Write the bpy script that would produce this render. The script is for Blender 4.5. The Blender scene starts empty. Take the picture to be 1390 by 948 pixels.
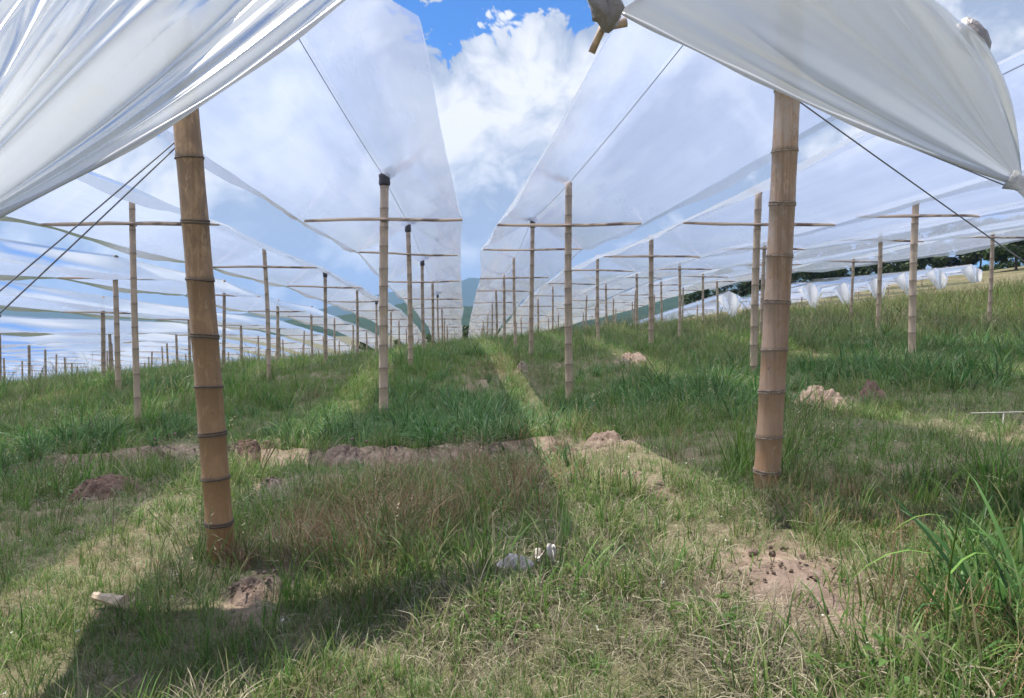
import bpy, math, random
import numpy as np
from mathutils import Vector

random.seed(7)
RNG = np.random.default_rng(11)
SC = bpy.context.scene
COL = SC.collection
EYE = 1.40                      # camera height above the datum

# ------------------------------------------------------------------ camera
FPX = 1044.0                    # focal length in photograph pixels (1390 wide)
PITCH = math.atan(46 / FPX)     # looking slightly down
YAW = math.atan(67 / FPX)       # turned slightly right of the rows' direction (+Y)
cam_d = bpy.data.cameras.new('camera')
cam = bpy.data.objects.new('camera', cam_d)
COL.objects.link(cam)
cam.location = (0, 0, EYE)
cam.rotation_euler = (math.pi / 2 - PITCH, 0, -YAW)
cam_d.sensor_width = 36.0
cam_d.lens = 36.0 * FPX / 1390.0
cam_d.clip_start = 0.05
cam_d.clip_end = 20000
SC.camera = cam

# ------------------------------------------------------------------ light
SUN_EL = math.radians(70)
SUN_AZ = math.radians(306)      # compass bearing of the sun, clockwise from +Y: left, a little ahead
sun_dir = Vector((math.sin(SUN_AZ) * math.cos(SUN_EL), math.cos(SUN_AZ) * math.cos(SUN_EL), math.sin(SUN_EL)))
sl = bpy.data.lights.new('sun', 'SUN')
sl.energy = 5.0
sl.angle = math.radians(0.5)
sl.color = (1.0, 0.95, 0.87)
so = bpy.data.objects.new('sun', sl)
COL.objects.link(so)
so.rotation_euler = (-sun_dir).to_track_quat('-Z', 'Y').to_euler()
so.location = (-20, 10, 40)

world = bpy.data.worlds.new('World')
SC.world = world
world.use_nodes = True
world.cycles.sampling_method = 'MANUAL'
world.cycles.sample_map_resolution = 512


def build_world():
    nt = world.node_tree
    N, L = nt.nodes, nt.links
    N.clear()
    out = N.new('ShaderNodeOutputWorld')
    sky = N.new('ShaderNodeTexSky')
    sky.sky_type = 'NISHITA'
    sky.sun_disc = False
    sky.sun_elevation = SUN_EL
    sky.sun_rotation = SUN_AZ
    sky.altitude = 1200
    sky.air_density = 1.0
    sky.dust_density = 0.2
    sky.ozone_density = 3.0
    bg1 = N.new('ShaderNodeBackground')
    bg1.inputs['Strength'].default_value = 0.075
    tint = N.new('ShaderNodeMix')
    tint.data_type = 'RGBA'
    tint.blend_type = 'MULTIPLY'
    tint.inputs[0].default_value = 1.0
    L.new(sky.outputs[0], tint.inputs[6])
    tint.inputs[7].default_value = (0.32, 0.80, 1.30, 1)
    L.new(tint.outputs[2], bg1.inputs[0])
    tc = N.new('ShaderNodeTexCoord')
    sep = N.new('ShaderNodeSeparateXYZ')
    L.new(tc.outputs['Generated'], sep.inputs[0])

    def math_(op, a, b=None, c=None, clamp=False):
        n = N.new('ShaderNodeMath')
        n.operation = op
        n.use_clamp = clamp
        for i, v in enumerate((a, b, c)):
            if v is None:
                continue
            if hasattr(v, 'node'):
                L.new(v, n.inputs[i])
            else:
                n.inputs[i].default_value = v
        return n.outputs[0]

    def noise(off, scale, detail, rough, dist, zs=1.7):
        mp = N.new('ShaderNodeMapping')
        mp.inputs['Location'].default_value = off
        mp.inputs['Scale'].default_value = (1, 1, zs)
        L.new(tc.outputs['Generated'], mp.inputs[0])
        n = N.new('ShaderNodeTexNoise')
        n.inputs['Scale'].default_value = scale
        n.inputs['Detail'].default_value = detail
        n.inputs['Roughness'].default_value = rough
        n.inputs['Distortion'].default_value = dist
        L.new(mp.outputs[0], n.inputs['Vector'])
        return n.outputs[0]
    o = CLOUD_OFF

    def puffs(off, scale, detail, zs=1.25):
        mp = N.new('ShaderNodeMapping')
        mp.inputs['Location'].default_value = off
        mp.inputs['Scale'].default_value = (1, 1, zs)
        wp = N.new('ShaderNodeTexNoise')
        wp.inputs['Scale'].default_value = 5.0
        wp.inputs['Detail'].default_value = 3
        L.new(tc.outputs['Generated'], wp.inputs['Vector'])
        mixv = N.new('ShaderNodeVectorMath')
        mixv.operation = 'MULTIPLY_ADD'
        L.new(wp.outputs['Color'], mixv.inputs[0])
        mixv.inputs[1].default_value = (0.16, 0.16, 0.16)
        L.new(tc.outputs['Generated'], mixv.inputs[2])
        L.new(mixv.outputs[0], mp.inputs[0])
        v = N.new('ShaderNodeTexVoronoi')
        v.feature = 'F1'
        v.inputs['Scale'].default_value = scale
        v.inputs['Detail'].default_value = detail
        v.inputs['Roughness'].default_value = 0.55
        v.inputs['Lacunarity'].default_value = 2.2
        L.new(mp.outputs[0], v.inputs['Vector'])
        return math_('SUBTRACT', 0.5, v.outputs['Distance'])

    def density(du, detail):
        off = (o[0], o[1], o[2] + du)
        body = noise(off, 3.0, 2, 0.45, 0.0, 1.5)
        p = puffs((o[0], o[1], o[2] + du), 8.5, detail)
        return math_('ADD', body, math_('MULTIPLY', p, 0.42))
    a = density(0.0, 4.0)
    b = density(0.055, 3.0)
    c = density(0.16, 1.0)
    cov = N.new('ShaderNodeMapRange')
    cov.interpolation_type = 'SMOOTHSTEP'
    L.new(sep.outputs[2], cov.inputs['Value'])
    cov.inputs['From Min'].default_value = 0.26
    cov.inputs['From Max'].default_value = 0.44
    cov.inputs['To Min'].default_value = 0.47
    cov.inputs['To Max'].default_value = 0.25
    dens = math_('ADD', a, cov.outputs[0])
    mk = N.new('ShaderNodeMapRange')
    mk.interpolation_type = 'SMOOTHSTEP'
    L.new(dens, mk.inputs['Value'])
    mk.inputs['From Min'].default_value = 0.405
    mk.inputs['From Max'].default_value = 0.445
    lit = math_('ADD', math_('MULTIPLY', math_('SUBTRACT', a, b), 1.7), math_('MULTIPLY', math_('SUBTRACT', a, c), 1.5))
    lit = math_('ADD', lit, 0.47, clamp=True)
    ramp = N.new('ShaderNodeValToRGB')
    cr = ramp.color_ramp
    cr.interpolation = 'B_SPLINE'
    cr.elements[0].position = 0.0
    cr.elements[0].color = (0.34, 0.42, 0.58, 1)
    cr.elements[1].position = 1.0
    cr.elements[1].color = (1.0, 1.0, 1.0, 1)
    e = cr.elements.new(0.40)
    e.color = (0.64, 0.69, 0.80, 1)
    e = cr.elements.new(0.70)
    e.color = (0.80, 0.83, 0.90, 1)
    L.new(lit, ramp.inputs[0])
    bg2 = N.new('ShaderNodeBackground')
    bg2.inputs['Strength'].default_value = 0.60
    L.new(ramp.outputs[0], bg2.inputs[0])
    mix = N.new('ShaderNodeMixShader')
    L.new(mk.outputs[0], mix.inputs[0])
    L.new(bg1.outputs[0], mix.inputs[1])
    L.new(bg2.outputs[0], mix.inputs[2])
    L.new(mix.outputs[0], out.inputs[0])


CLOUD_OFF = (9.79, 8.63, 6.915)
build_world()

SC.view_settings.view_transform = 'Standard'
SC.view_settings.look = 'None'
SC.view_settings.exposure = 0.85
SC.view_settings.gamma = 1.0
SC.view_settings.use_curve_mapping = False
SC.render.engine = 'CYCLES'
cy = SC.cycles
cy.max_bounces = 6
cy.diffuse_bounces = 2
cy.glossy_bounces = 2
cy.transmission_bounces = 4
cy.transparent_max_bounces = 40
cy.volume_bounces = 0
cy.caustics_reflective = False
cy.caustics_refractive = False
cy.sample_clamp_indirect = 4.0
cy.use_adaptive_sampling = True
cy.adaptive_threshold = 0.02
cy.use_denoising = True

# ------------------------------------------------------------------ projection helpers (design time only)


def ray(px, py):
    x = (px - 695) / FPX
    y = -(py - 474) / FPX
    fy = math.cos(PITCH) + y * math.sin(PITCH)
    fz = -math.sin(PITCH) + y * math.cos(PITCH)
    return np.array([x * math.cos(YAW) + fy * math.sin(YAW), -x * math.sin(YAW) + fy * math.cos(YAW), fz])


def at_y(px, py, Y):
    r = ray(px, py)
    return r * (Y / r[1]) + np.array([0, 0, EYE])


# ------------------------------------------------------------------ terrain
# measured spots: x, y, height relative to the eye
G_PTS = np.array([
    (-1.37, 4.4, -1.41), (-1.31, 12.7, -1.76), (-1.31, 20.2, -1.32), (-1.31, 27.5, -1.32),
    (1.83, 4.5, -1.03), (1.78, 12.8, -1.58), (1.81, 19.9, -1.22), (1.80, 27.2, -1.42),
    (-4.51, 10.9, -1.62), (-4.47, 18.1, -1.62), (-4.49, 25.0, -1.82), (-4.49, 32, -2.1),
    (-7.63, 17.6, -1.72), (-7.65, 24.6, -1.85), (-10.83, 23.5, -2.16), (-11.0, 31, -2.35),
    (-14.0, 24.8, -2.40), (-17, 31, -2.95), (-20, 38, -3.5),
    (4.92, 12.7, -1.05), (4.91, 19.7, -0.92), (4.94, 27.5, -1.18), (8.13, 13.2, -0.88),
    (8.10, 27.4, -1.07), (11.15, 20.3, -0.55), (14.42, 20.3, -0.55), (14.05, 27.7, -0.50),
    (0, 1.5, -1.22), (-3.5, 2.5, -1.52), (3.2, 2.5, -0.98), (0.3, 3.0, -1.22), (-5, 5.5, -1.58), (5.5, 5.0, -0.80),
    (0.3, 35, -1.45), (0.3, 60, -3.4), (0.3, 100, -8.0), (-40, 55, -6.0), (-60, 90, -11), (-30, 100, -10), (-35, 30, -5.0), (-25, 12, -3.5),
    (25, 70, -0.9), (35, 70, 0.9), (48, 70, 3.0), (40, 110, 1.5), (65, 110, 5.0), (20, 110, -5), (25, 40, 0.7), (36, 45, 2.2), (60, 50, 5.5), (22, 12, 0.8),
    (0, -12, -1.2), (-25, -12, -3.0), (25, -12, 0.8),
])
T_PTS = np.array([
    (-1.31, 4.5, 2.38), (-1.31, 12.7, 2.30), (-1.31, 20.2, 2.30), (-1.31, 27.5, 1.90), (1.8, 4.6, 2.42), (1.78, 12.8, 2.20), (1.81, 19.9, 2.45), (1.80, 27.2, 2.0),
    (-4.5, 4.0, 1.85), (-4.5, 10.9, 1.77), (-4.5, 18.1, 1.66), (-4.5, 25, 1.48), (-4.5, 32, 1.09), (-7.63, 17.6, 1.35), (-7.65, 24.6, 1.10),
    (-10.83, 23.5, 0.57), (-11.0, 31, 0.29), (-14, 24.8, -0.09), (-17, 31, -0.57), (-20, 38, -1.02), (-10.8, 10, 0.95), (-20, 15, 0.0),
    (4.92, 12.7, 2.11), (4.91, 19.7, 2.09), (4.94, 27.5, 2.14), (8.13, 13.2, 2.12), (8.1, 27.4, 2.07), (11.15, 20.3, 2.35), (14.42, 20.3, 2.48), (14.05, 27.7, 2.34),
    (5, 4, 2.3), (14, 8, 2.6), (0.3, 36, 1.6), (0.3, 60, -0.3), (0.3, 100, -4.4), (14, 60, 1.4), (14, 100, -0.5), (-40, 55, -3.2), (-60, 90, -7.5), (-30, 100, -6.5), (-35, 30, -2.2), (-55, 40, -5)])


def make_rbf(P, smooth=1e-3, s=10.0):
    xy = P[:, :2] / s
    n = len(P)

    def phi(r2):
        return 0.5 * r2 * np.log(r2 + 1e-9)
    d2 = ((xy[:, None] - xy[None]) ** 2).sum(2)
    A = np.zeros((n + 3, n + 3))
    A[:n, :n] = phi(d2) + smooth * np.eye(n)
    A[:n, n] = 1
    A[:n, n + 1:] = xy
    A[n, :n] = 1
    A[n + 1:, :n] = xy.T
    w = np.linalg.solve(A, np.concatenate([P[:, 2], [0, 0, 0]]))

    def f(x, y):
        x = np.asarray(x, float) / s
        y = np.asarray(y, float) / s
        r = w[n] + w[n + 1] * x + w[n + 2] * y
        for i in range(n):
            r = r + w[i] * phi((x - xy[i, 0]) ** 2 + (y - xy[i, 1]) ** 2)
        return r
    return f


g_rbf = make_rbf(G_PTS, 0.02)
t_rbf = make_rbf(T_PTS, 0.004)

# value noise for shapes and plant zones
_perm = RNG.random((256, 256))


def vnoise(x, y, s):
    x = np.asarray(x, float) * s + 1000
    y = np.asarray(y, float) * s + 1000
    xi = np.floor(x).astype(int)
    yi = np.floor(y).astype(int)
    fx = x - xi
    fy = y - yi
    fx = fx * fx * (3 - 2 * fx)
    fy = fy * fy * (3 - 2 * fy)
    p = lambda a, b: _perm[a & 255, b & 255]
    return (p(xi, yi) * (1 - fx) + p(xi + 1, yi) * fx) * (1 - fy) + (p(xi, yi + 1) * (1 - fx) + p(xi + 1, yi + 1) * fx) * fy


def fbm(x, y, s, o=3):
    r, a, t = 0, 1.0, 0
    for k in range(o):
        r = r + a * vnoise(x + 17.3 * k, y - 9.1 * k, s * 2 ** k)
        t += a
        a *= 0.5
    return r / t - 0.5


def smooth01(a, b, v):
    t = np.clip((v - a) / (b - a), 0, 1)
    return t * t * (3 - 2 * t)


BUMPS = []      # x, y, rx, ry, h   soil heaps and hollows of the ground sheet
LEDGE = []      # polyline of the shallow ditch


def seg_dist(x, y, P):
    best = np.full(np.shape(x), 1e9)
    for (ax, ay), (bx, by) in zip(P[:-1], P[1:]):
        dx, dy = bx - ax, by - ay
        t = np.clip(((x - ax) * dx + (y - ay) * dy) / (dx * dx + dy * dy), 0, 1)
        best = np.minimum(best, np.hypot(x - ax - t * dx, y - ay - t * dy))
    return best


def ground_base(x, y):
    x = np.asarray(x, float)
    y = np.asarray(y, float)
    cx = np.clip(x, -75, 75)
    cyy = np.clip(y, -14, 125)
    z = g_rbf(cx, cyy) + EYE
    out = np.hypot(x - cx, y - cyy)
    far = np.clip(out / 350.0, 0, 1)
    z = z * (1 - far) + far * (-26 + 12 * fbm(x, y, 1 / 300.0, 3)) - 0.03 * np.minimum(out, 200)
    return z


def ground_z(x, y):
    x = np.asarray(x, float)
    y = np.asarray(y, float)
    z = ground_base(x, y)
    r = np.hypot(x, y)
    k = 1 - smooth01(40, 90, r)
    z = z + k * (0.10 * fbm(x, y, 0.7, 3) + 0.10 * fbm(x + 50, y, 2.2, 3) + 0.05 * fbm(x, y + 30, 7.0, 2))
    for bx, by, rx, ry, h in BUMPS:
        z = z + h * np.exp(-(((x - bx) / rx) ** 2 + ((y - by) / ry) ** 2))
    if LEDGE:
        d = seg_dist(x, y, LEDGE)
        lx = [q[0] for q in LEDGE]
        ly = [q[1] for q in LEDGE]
        behind = (y > np.interp(x, lx, ly)) & (x < lx[-1])
        z = z - 0.27 * np.exp(-(d / np.where(behind, 0.11, 0.40)) ** 2) + 0.08 * np.exp(-((d - 0.28) / 0.2) ** 2) * behind
    return z


def on_ground(px, py):
    """spot of the terrain that shows at a photograph pixel (used to take measurements)"""
    r = ray(px, py)
    t = np.linspace(1.0, 90, 3000)
    P = r[None] * t[:, None]
    d = P[:, 2] + EYE - ground_base(P[:, 0], P[:, 1])
    i = np.argmax(d < 0)
    if d[i] >= 0:
        i = len(t) - 1
    return float(P[i, 0]), float(P[i, 1])


LEDGE.extend([on_ground(*p) for p in ((-160, 668), (0, 650), (110, 628), (215, 618), (340, 620), (470, 622), (560, 622), (690, 612), (760, 606))])

# ------------------------------------------------------------------ mesh helpers


def mesh(name, V, Fc, mats=(), smooth=True, attrs=None):
    m = bpy.data.meshes.new(name)
    V = np.asarray(V, dtype=float)
    m.from_pydata(V.tolist() if isinstance(V, np.ndarray) else V, [], Fc)
    for a in mats:
        m.materials.append(a)
    if smooth:
        m.polygons.foreach_set('use_smooth', [True] * len(m.polygons))
    for k, v in (attrs or {}).items():
        at = m.attributes.new(k, 'FLOAT', 'POINT')
        at.data.foreach_set('value', np.asarray(v, dtype=np.float32))
    m.update()
    return m


def obj(name, me, parent=None, loc=(0, 0, 0)):
    o = bpy.data.objects.new(name, me)
    COL.objects.link(o)
    o.location = loc
    if parent is not None:
        o.parent = parent
    return o


def tag(o, label=None, cat=None, group=None, kind=None):
    for k, v in (('label', label), ('category', cat), ('group', group), ('kind', kind)):
        if v:
            o[k] = v
    return o


def grid_faces(nu, nv, close_u=False):
    """index = i*nv + j ; i over u, j over v"""
    Fc = []
    for i in range(nu if close_u else nu - 1):
        a = i * nv
        b = ((i + 1) % nu) * nv
        for j in range(nv - 1):
            Fc.append((a + j, b + j, b + j + 1, a + j + 1))
    return Fc


def tube(path, radii, seg=8, cap=True):
    P = np.asarray(path, float)
    n = len(P)
    R = np.broadcast_to(np.asarray(radii, float), (n,))
    T = np.gradient(P, axis=0)
    T /= np.linalg.norm(T, axis=1)[:, None] + 1e-12
    up = np.array([0, 0, 1.0]) if abs(T[0][2]) < 0.9 else np.array([1.0, 0, 0])
    V = []
    for i in range(n):
        a = np.cross(up, T[i])
        a /= np.linalg.norm(a)
        b = np.cross(T[i], a)
        for k in range(seg):
            t = 2 * math.pi * k / seg
            V.append(P[i] + R[i] * (math.cos(t) * a + math.sin(t) * b))
    Fc = []
    for i in range(n - 1):
        for k in range(seg):
            k2 = (k + 1) % seg
            Fc.append((i * seg + k, i * seg + k2, (i + 1) * seg + k2, (i + 1) * seg + k))
    if cap:
        Fc.append(tuple(range(seg - 1, -1, -1)))
        Fc.append(tuple((n - 1) * seg + k for k in range(seg)))
    return V, Fc


# ------------------------------------------------------------------ materials


class NT:
    def __init__(self, name):
        self.m = bpy.data.materials.new(name)
        self.m.use_nodes = True
        self.N = self.m.node_tree.nodes
        self.L = self.m.node_tree.links
        self.N.clear()
        self.out = self.N.new('ShaderNodeOutputMaterial')

    def n(self, typ, **kw):
        x = self.N.new(typ)
        for k, v in kw.items():
            if k.startswith('_'):
                setattr(x, k[1:], v)
            else:
                s = x.inputs[int(k[1:])] if (k[0] == 'i' and k[1:].isdigit()) else x.inputs[k.replace('__', ' ')]
                if hasattr(v, 'node'):
                    self.L.new(v, s)
                else:
                    s.default_value = v
        return x

    def noise(self, vec, scale, detail=4, rough=0.55, dist=0.0):
        return self.n('ShaderNodeTexNoise', Vector=vec, Scale=scale, Detail=detail, Roughness=rough, Distortion=dist).outputs[0]

    def ramp(self, fac, *stops):
        r = self.n('ShaderNodeValToRGB', Fac=fac)
        e = r.color_ramp.elements
        while len(e) < len(stops):
            e.new(0.5)
        for k, (p, c) in enumerate(stops):
            e[k].position = p
            e[k].color = (c[0], c[1], c[2], 1) if len(c) == 3 else c
        return r.outputs[0]

    def mix(self, fac, a, b, mode='MIX'):
        x = self.N.new('ShaderNodeMix')
        x.data_type = 'RGBA'
        x.blend_type = mode
        for s, v in ((x.inputs[0], fac), (x.inputs[6], a), (x.inputs[7], b)):
            if hasattr(v, 'node'):
                self.L.new(v, s)
            else:
                s.default_value = v if not isinstance(v, tuple) or len(v) == 4 else (*v, 1)
        return x.outputs[2]

    def math(self, op, a, b=0.0, clamp=False):
        x = self.N.new('ShaderNodeMath')
        x.operation = op
        x.use_clamp = clamp
        for s, v in ((x.inputs[0], a), (x.inputs[1], b)):
            if hasattr(v, 'node'):
                self.L.new(v, s)
            else:
                s.default_value = v
        return x.outputs[0]

    def coords(self, kind='Object', scale=(1, 1, 1), loc=(0, 0, 0)):
        t = self.n('ShaderNodeTexCoord')
        mp = self.n('ShaderNodeMapping', Vector=t.outputs[kind], Scale=scale, Location=loc)
        return mp.outputs[0]

    def bump(self, h, strength=0.3, dist=0.02):
        return self.n('ShaderNodeBump', Height=h, Strength=strength, Distance=dist).outputs[0]

    def surf(self, s):
        self.L.new(s, self.out.inputs[0])
        return self.m


def attr_fac(t, name, typ='GEOMETRY'):
    a = t.n('ShaderNodeAttribute')
    a.attribute_name = name
    a.attribute_type = typ
    return a.outputs['Fac']


def bamboo_mat(name, cols, dirt, lo):
    t = NT(name)
    long_ = t.coords('Object', (38, 38, 1.1))
    blob = t.coords('Object', (1, 1, 0.6))
    oi = t.n('ShaderNodeObjectInfo')
    st = t.noise(long_, 1.0, 5, 0.6)
    bl = t.noise(blob, 9.0, 5, 0.62, 0.6)
    c = t.ramp(st, (0.25, cols[0]), (0.55, cols[1]), (0.8, cols[2]))
    c = t.mix(t.ramp(bl, (0.42, (0, 0, 0)), (0.54, (1, 1, 1))), c, (*dirt, 1))
    scar = t.noise(t.coords('Object', (1, 1, 0.35), (3, 5, 1)), 26.0, 4, 0.65, 0.8)
    c = t.mix(t.math('MULTIPLY', t.ramp(scar, (0.58, (0, 0, 0)), (0.66, (1, 1, 1))), 0.5), c, (cols[2][0] * 1.25, cols[2][1] * 1.25, cols[2][2] * 1.3, 1))
    st2 = t.noise(t.coords('Object', (16, 16, 0.5)), 1.0, 4, 0.6, 0.4)
    c = t.mix(t.math('MULTIPLY', t.ramp(st2, (0.52, (0, 0, 0)), (0.64, (1, 1, 1))), 0.55), c, (cols[0][0] * 0.62, cols[0][1] * 0.55, cols[0][2] * 0.5, 1))
    low = attr_fac(t, 'low')
    c = t.mix(t.math('MULTIPLY', low, 0.75), c, (*lo, 1))
    spots = t.noise(t.coords('Object', (1, 1, 0.5)), 42, 3, 0.6)
    c = t.mix(t.math('MULTIPLY', t.ramp(spots, (0.63, (0, 0, 0)), (0.72, (1, 1, 1))), 0.55), c, (0.10, 0.065, 0.045, 1))
    node = attr_fac(t, 'node')
    c = t.mix(t.math('MULTIPLY', node, 0.62), c, (0.12, 0.095, 0.075, 1))
    v = t.math('ADD', t.math('MULTIPLY', oi.outputs['Random'], 0.35), 0.92)
    hsv = t.n('ShaderNodeHueSaturation', Value=v, Color=c)
    b = t.n('ShaderNodeBsdfPrincipled', Base__Color=hsv.outputs[0], Roughness=0.55, Normal=t.bump(st, 0.35, 0.01))
    b.inputs['Specular IOR Level'].default_value = 0.35
    return t.surf(b.outputs[0])


M_BAMBOO = bamboo_mat('weathered_bamboo', ((0.25, 0.155, 0.09), (0.39, 0.26, 0.16), (0.50, 0.355, 0.23)), (0.23, 0.155, 0.105), (0.47, 0.25, 0.10))
M_BAMBOO_SLIM = bamboo_mat('pale_dry_bamboo', ((0.42, 0.30, 0.20), (0.55, 0.41, 0.29), (0.64, 0.50, 0.37)), (0.42, 0.32, 0.24), (0.56, 0.40, 0.26))
M_BAMBOO_GREY = bamboo_mat('grey_bamboo', ((0.22, 0.145, 0.10), (0.34, 0.235, 0.165), (0.44, 0.315, 0.22)), (0.36, 0.29, 0.25), (0.42, 0.225, 0.105))


def wood_mat():
    t = NT('split_bamboo_lath')
    v = t.coords('Object', (1.2, 40, 40))
    n = t.noise(v, 1.0, 5, 0.6)
    oi = t.n('ShaderNodeObjectInfo')
    c = t.ramp(n, (0.3, (0.28, 0.20, 0.14)), (0.5, (0.46, 0.34, 0.24)), (0.75, (0.58, 0.45, 0.33)))
    patch = t.noise(t.coords('Object', (1.3, 4, 4)), 1.6, 3)
    c = t.mix(t.ramp(patch, (0.52, (0, 0, 0)), (0.62, (1, 1, 1))), c, (0.17, 0.115, 0.085, 1))
    hsv = t.n('ShaderNodeHueSaturation', Value=t.math('ADD', t.math('MULTIPLY', oi.outputs['Random'], 0.4), 0.9), Color=c)
    b = t.n('ShaderNodeBsdfPrincipled', Base__Color=hsv.outputs[0], Roughness=0.7, Normal=t.bump(n, 0.4, 0.01))
    return t.surf(b.outputs[0])


M_LATH = wood_mat()


def plain(name, col, rough=0.6, noise_s=20, amt=0.35, metal=0.0):
    t = NT(name)
    n = t.noise(t.coords('Object'), noise_s, 5, 0.6)
    d = tuple(x * (1 - amt) for x in col)
    l = tuple(min(1, x * (1 + amt)) for x in col)
    c = t.ramp(n, (0.3, d), (0.7, l))
    b = t.n('ShaderNodeBsdfPrincipled', Base__Color=c, Roughness=rough, Metallic=metal, Normal=t.bump(n, 0.3, 0.01))
    return t.surf(b.outputs[0])


M_DARKWRAP = plain('dark_rubber_wrap', (0.05, 0.045, 0.05), 0.6, 60, 0.6)
M_RING = plain('dark_node_ring', (0.085, 0.07, 0.06), 0.7, 70, 0.5)
M_RING_PALE = plain('chalky_node_ring', (0.27, 0.215, 0.175), 0.9, 45, 0.7)
M_WIRE = plain('grey_wire', (0.16, 0.17, 0.20), 0.5, 30, 0.2)
M_STRING = plain('white_string', (0.36, 0.35, 0.31), 0.6, 30, 0.15)
M_SPLIT = plain('pale_split_wood', (0.50, 0.38, 0.27), 0.75, 30, 0.3)
M_SCRAP = plain('dirty_white_plastic', (0.70, 0.62, 0.57), 0.6, 14, 0.25)
M_WHITEBIT = plain('white_flecks', (0.55, 0.54, 0.48), 0.5, 60, 0.15)


def film_mat(name, clear, gloss_rough, bump_scale, bump_str, tint=(0.80, 0.86, 1.0), crumple=False, refl=0.22, dusty=0.30, fan=False, streak=False):
    t = NT(name)
    v = t.coords('Object', bump_scale)
    n1 = t.noise(v, 1.0, 4, 0.55, 0.5)
    nb = t.bump(n1, bump_str, 0.02)
    if crumple:
        n2 = t.noise(t.coords('Object'), 22, 4, 0.6, 1.0)
        nb = t.n('ShaderNodeBump', Height=n2, Strength=0.6, Distance=0.03, Normal=nb).outputs[0]
    if fan:     # long creases that run out from the tied corner
        cv = t.n('ShaderNodeCombineXYZ', X=t.math('MULTIPLY', attr_fac(t, 'across'), 12.0), Y=t.math('MULTIPLY', attr_fac(t, 'along'), 1.1))
        n3 = t.noise(cv.outputs[0], 1.0, 3, 0.5, 0.3)
        nb = t.n('ShaderNodeBump', Height=n3, Strength=0.30, Distance=0.018, Normal=nb).outputs[0]
    tr = t.n('ShaderNodeBsdfTransparent', Color=(0.84, 0.89, 1.0, 1))
    tl = t.n('ShaderNodeBsdfTranslucent', Color=(*tint, 1), Normal=nb)
    df = t.n('ShaderNodeBsdfDiffuse', Color=(tint[0], tint[1], tint[2], 1), Normal=nb)
    # dust settled on the sheet: uneven haze
    dust = t.noise(t.coords('Object', (2.6, 0.12, 2.6) if streak else (1, 0.35, 1)), 1.4, 5, 0.6)
    if fan:
        dust = t.math('ADD', t.math('MULTIPLY', dust, 0.4), t.math('MULTIPLY', n3, 0.6))
    cl = t.math('ADD', t.math('MULTIPLY', t.math('SUBTRACT', dust, 0.5), -dusty), clear, clamp=True)
    sc = t.n('ShaderNodeMixShader', i0=refl, i1=tl.outputs[0], i2=df.outputs[0])
    body = t.n('ShaderNodeMixShader', i0=cl, i1=sc.outputs[0], i2=tr.outputs[0])
    gl = t.n('ShaderNodeBsdfGlossy', Color=(1, 1, 1, 1), Roughness=gloss_rough, Normal=nb)
    fr = t.n('ShaderNodeFresnel', IOR=1.45, Normal=nb)
    fin = t.n('ShaderNodeMixShader', i0=t.math('MULTIPLY', fr.outputs[0], 0.6 if fan else 0.9), i1=body.outputs[0], i2=gl.outputs[0])
    return t.surf(fin.outputs[0])


M_FILM = film_mat('greenhouse_film', 0.50, 0.12, (0.9, 0.35, 0.9), 0.10, (0.45, 0.51, 0.68), dusty=0.3, streak=True)
M_FLAP = film_mat('loose_film', 0.06, 0.11, (1.2, 1.2, 1.2), 0.12, (0.97, 0.985, 1.0), refl=0.14, fan=True)
M_END = film_mat('hanging_film_end', 0.08, 0.2, (1.5, 1.5, 1.5), 0.2, (0.95, 0.96, 1.0), refl=0.45)
M_SKIRT = film_mat('folded_film_edge', 0.42, 0.25, (1.5, 1.0, 1.5), 0.15, (0.95, 0.97, 1.0), refl=0.4)
M_KNOT = film_mat('dirty_gathered_film', 0.0, 0.3, (6, 6, 6), 0.6, (0.44, 0.40, 0.40), True, refl=0.6)
M_BUNDLE = film_mat('white_gathered_film', 0.02, 0.2, (6, 6, 6), 0.6, (0.93, 0.94, 0.97), True)


def ground_mat():
    t = NT('earth_and_litter')
    v = t.coords('Object')
    big = t.noise(v, 0.35, 5, 0.6, 0.4)
    mid = t.noise(v, 3.0, 6, 0.65, 0.3)
    fine = t.noise(v, 34, 5, 0.7, 0.2)
    soil = t.ramp(mid, (0.3, (0.10, 0.070, 0.050)), (0.55, (0.19, 0.135, 0.10)), (0.75, (0.27, 0.20, 0.15)))
    litter = t.ramp(fine, (0.3, (0.09, 0.08, 0.045)), (0.55, (0.22, 0.19, 0.12)), (0.75, (0.34, 0.30, 0.20)))
    green = t.ramp(fine, (0.3, (0.035, 0.045, 0.018)), (0.5, (0.10, 0.105, 0.05)), (0.7, (0.20, 0.18, 0.11)))
    c = t.mix(t.ramp(mid, (0.44, (0, 0, 0)), (0.60, (1, 1, 1))), litter, soil)
    c = t.mix(t.ramp(big, (0.36, (0, 0, 0)), (0.56, (1, 1, 1))), c, green)
    dug = t.math('MULTIPLY', attr_fac(t, 'dug'), t.ramp(t.noise(v, 9, 4, 0.6), (0.30, (0, 0, 0)), (0.5, (1, 1, 1))))
    c = t.mix(dug, c, t.ramp(t.noise(v, 12, 6, 0.7), (0.3, (0.12, 0.08, 0.06)), (0.5, (0.23, 0.165, 0.13)), (0.72, (0.36, 0.28, 0.22))))
    b = t.n('ShaderNodeBsdfPrincipled', Base__Color=c, Roughness=0.95, Normal=t.bump(fine, 0.8, 0.02))
    b.inputs['Specular IOR Level'].default_value = 0.1
    return t.surf(b.outputs[0])


M_GROUND = ground_mat()


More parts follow.
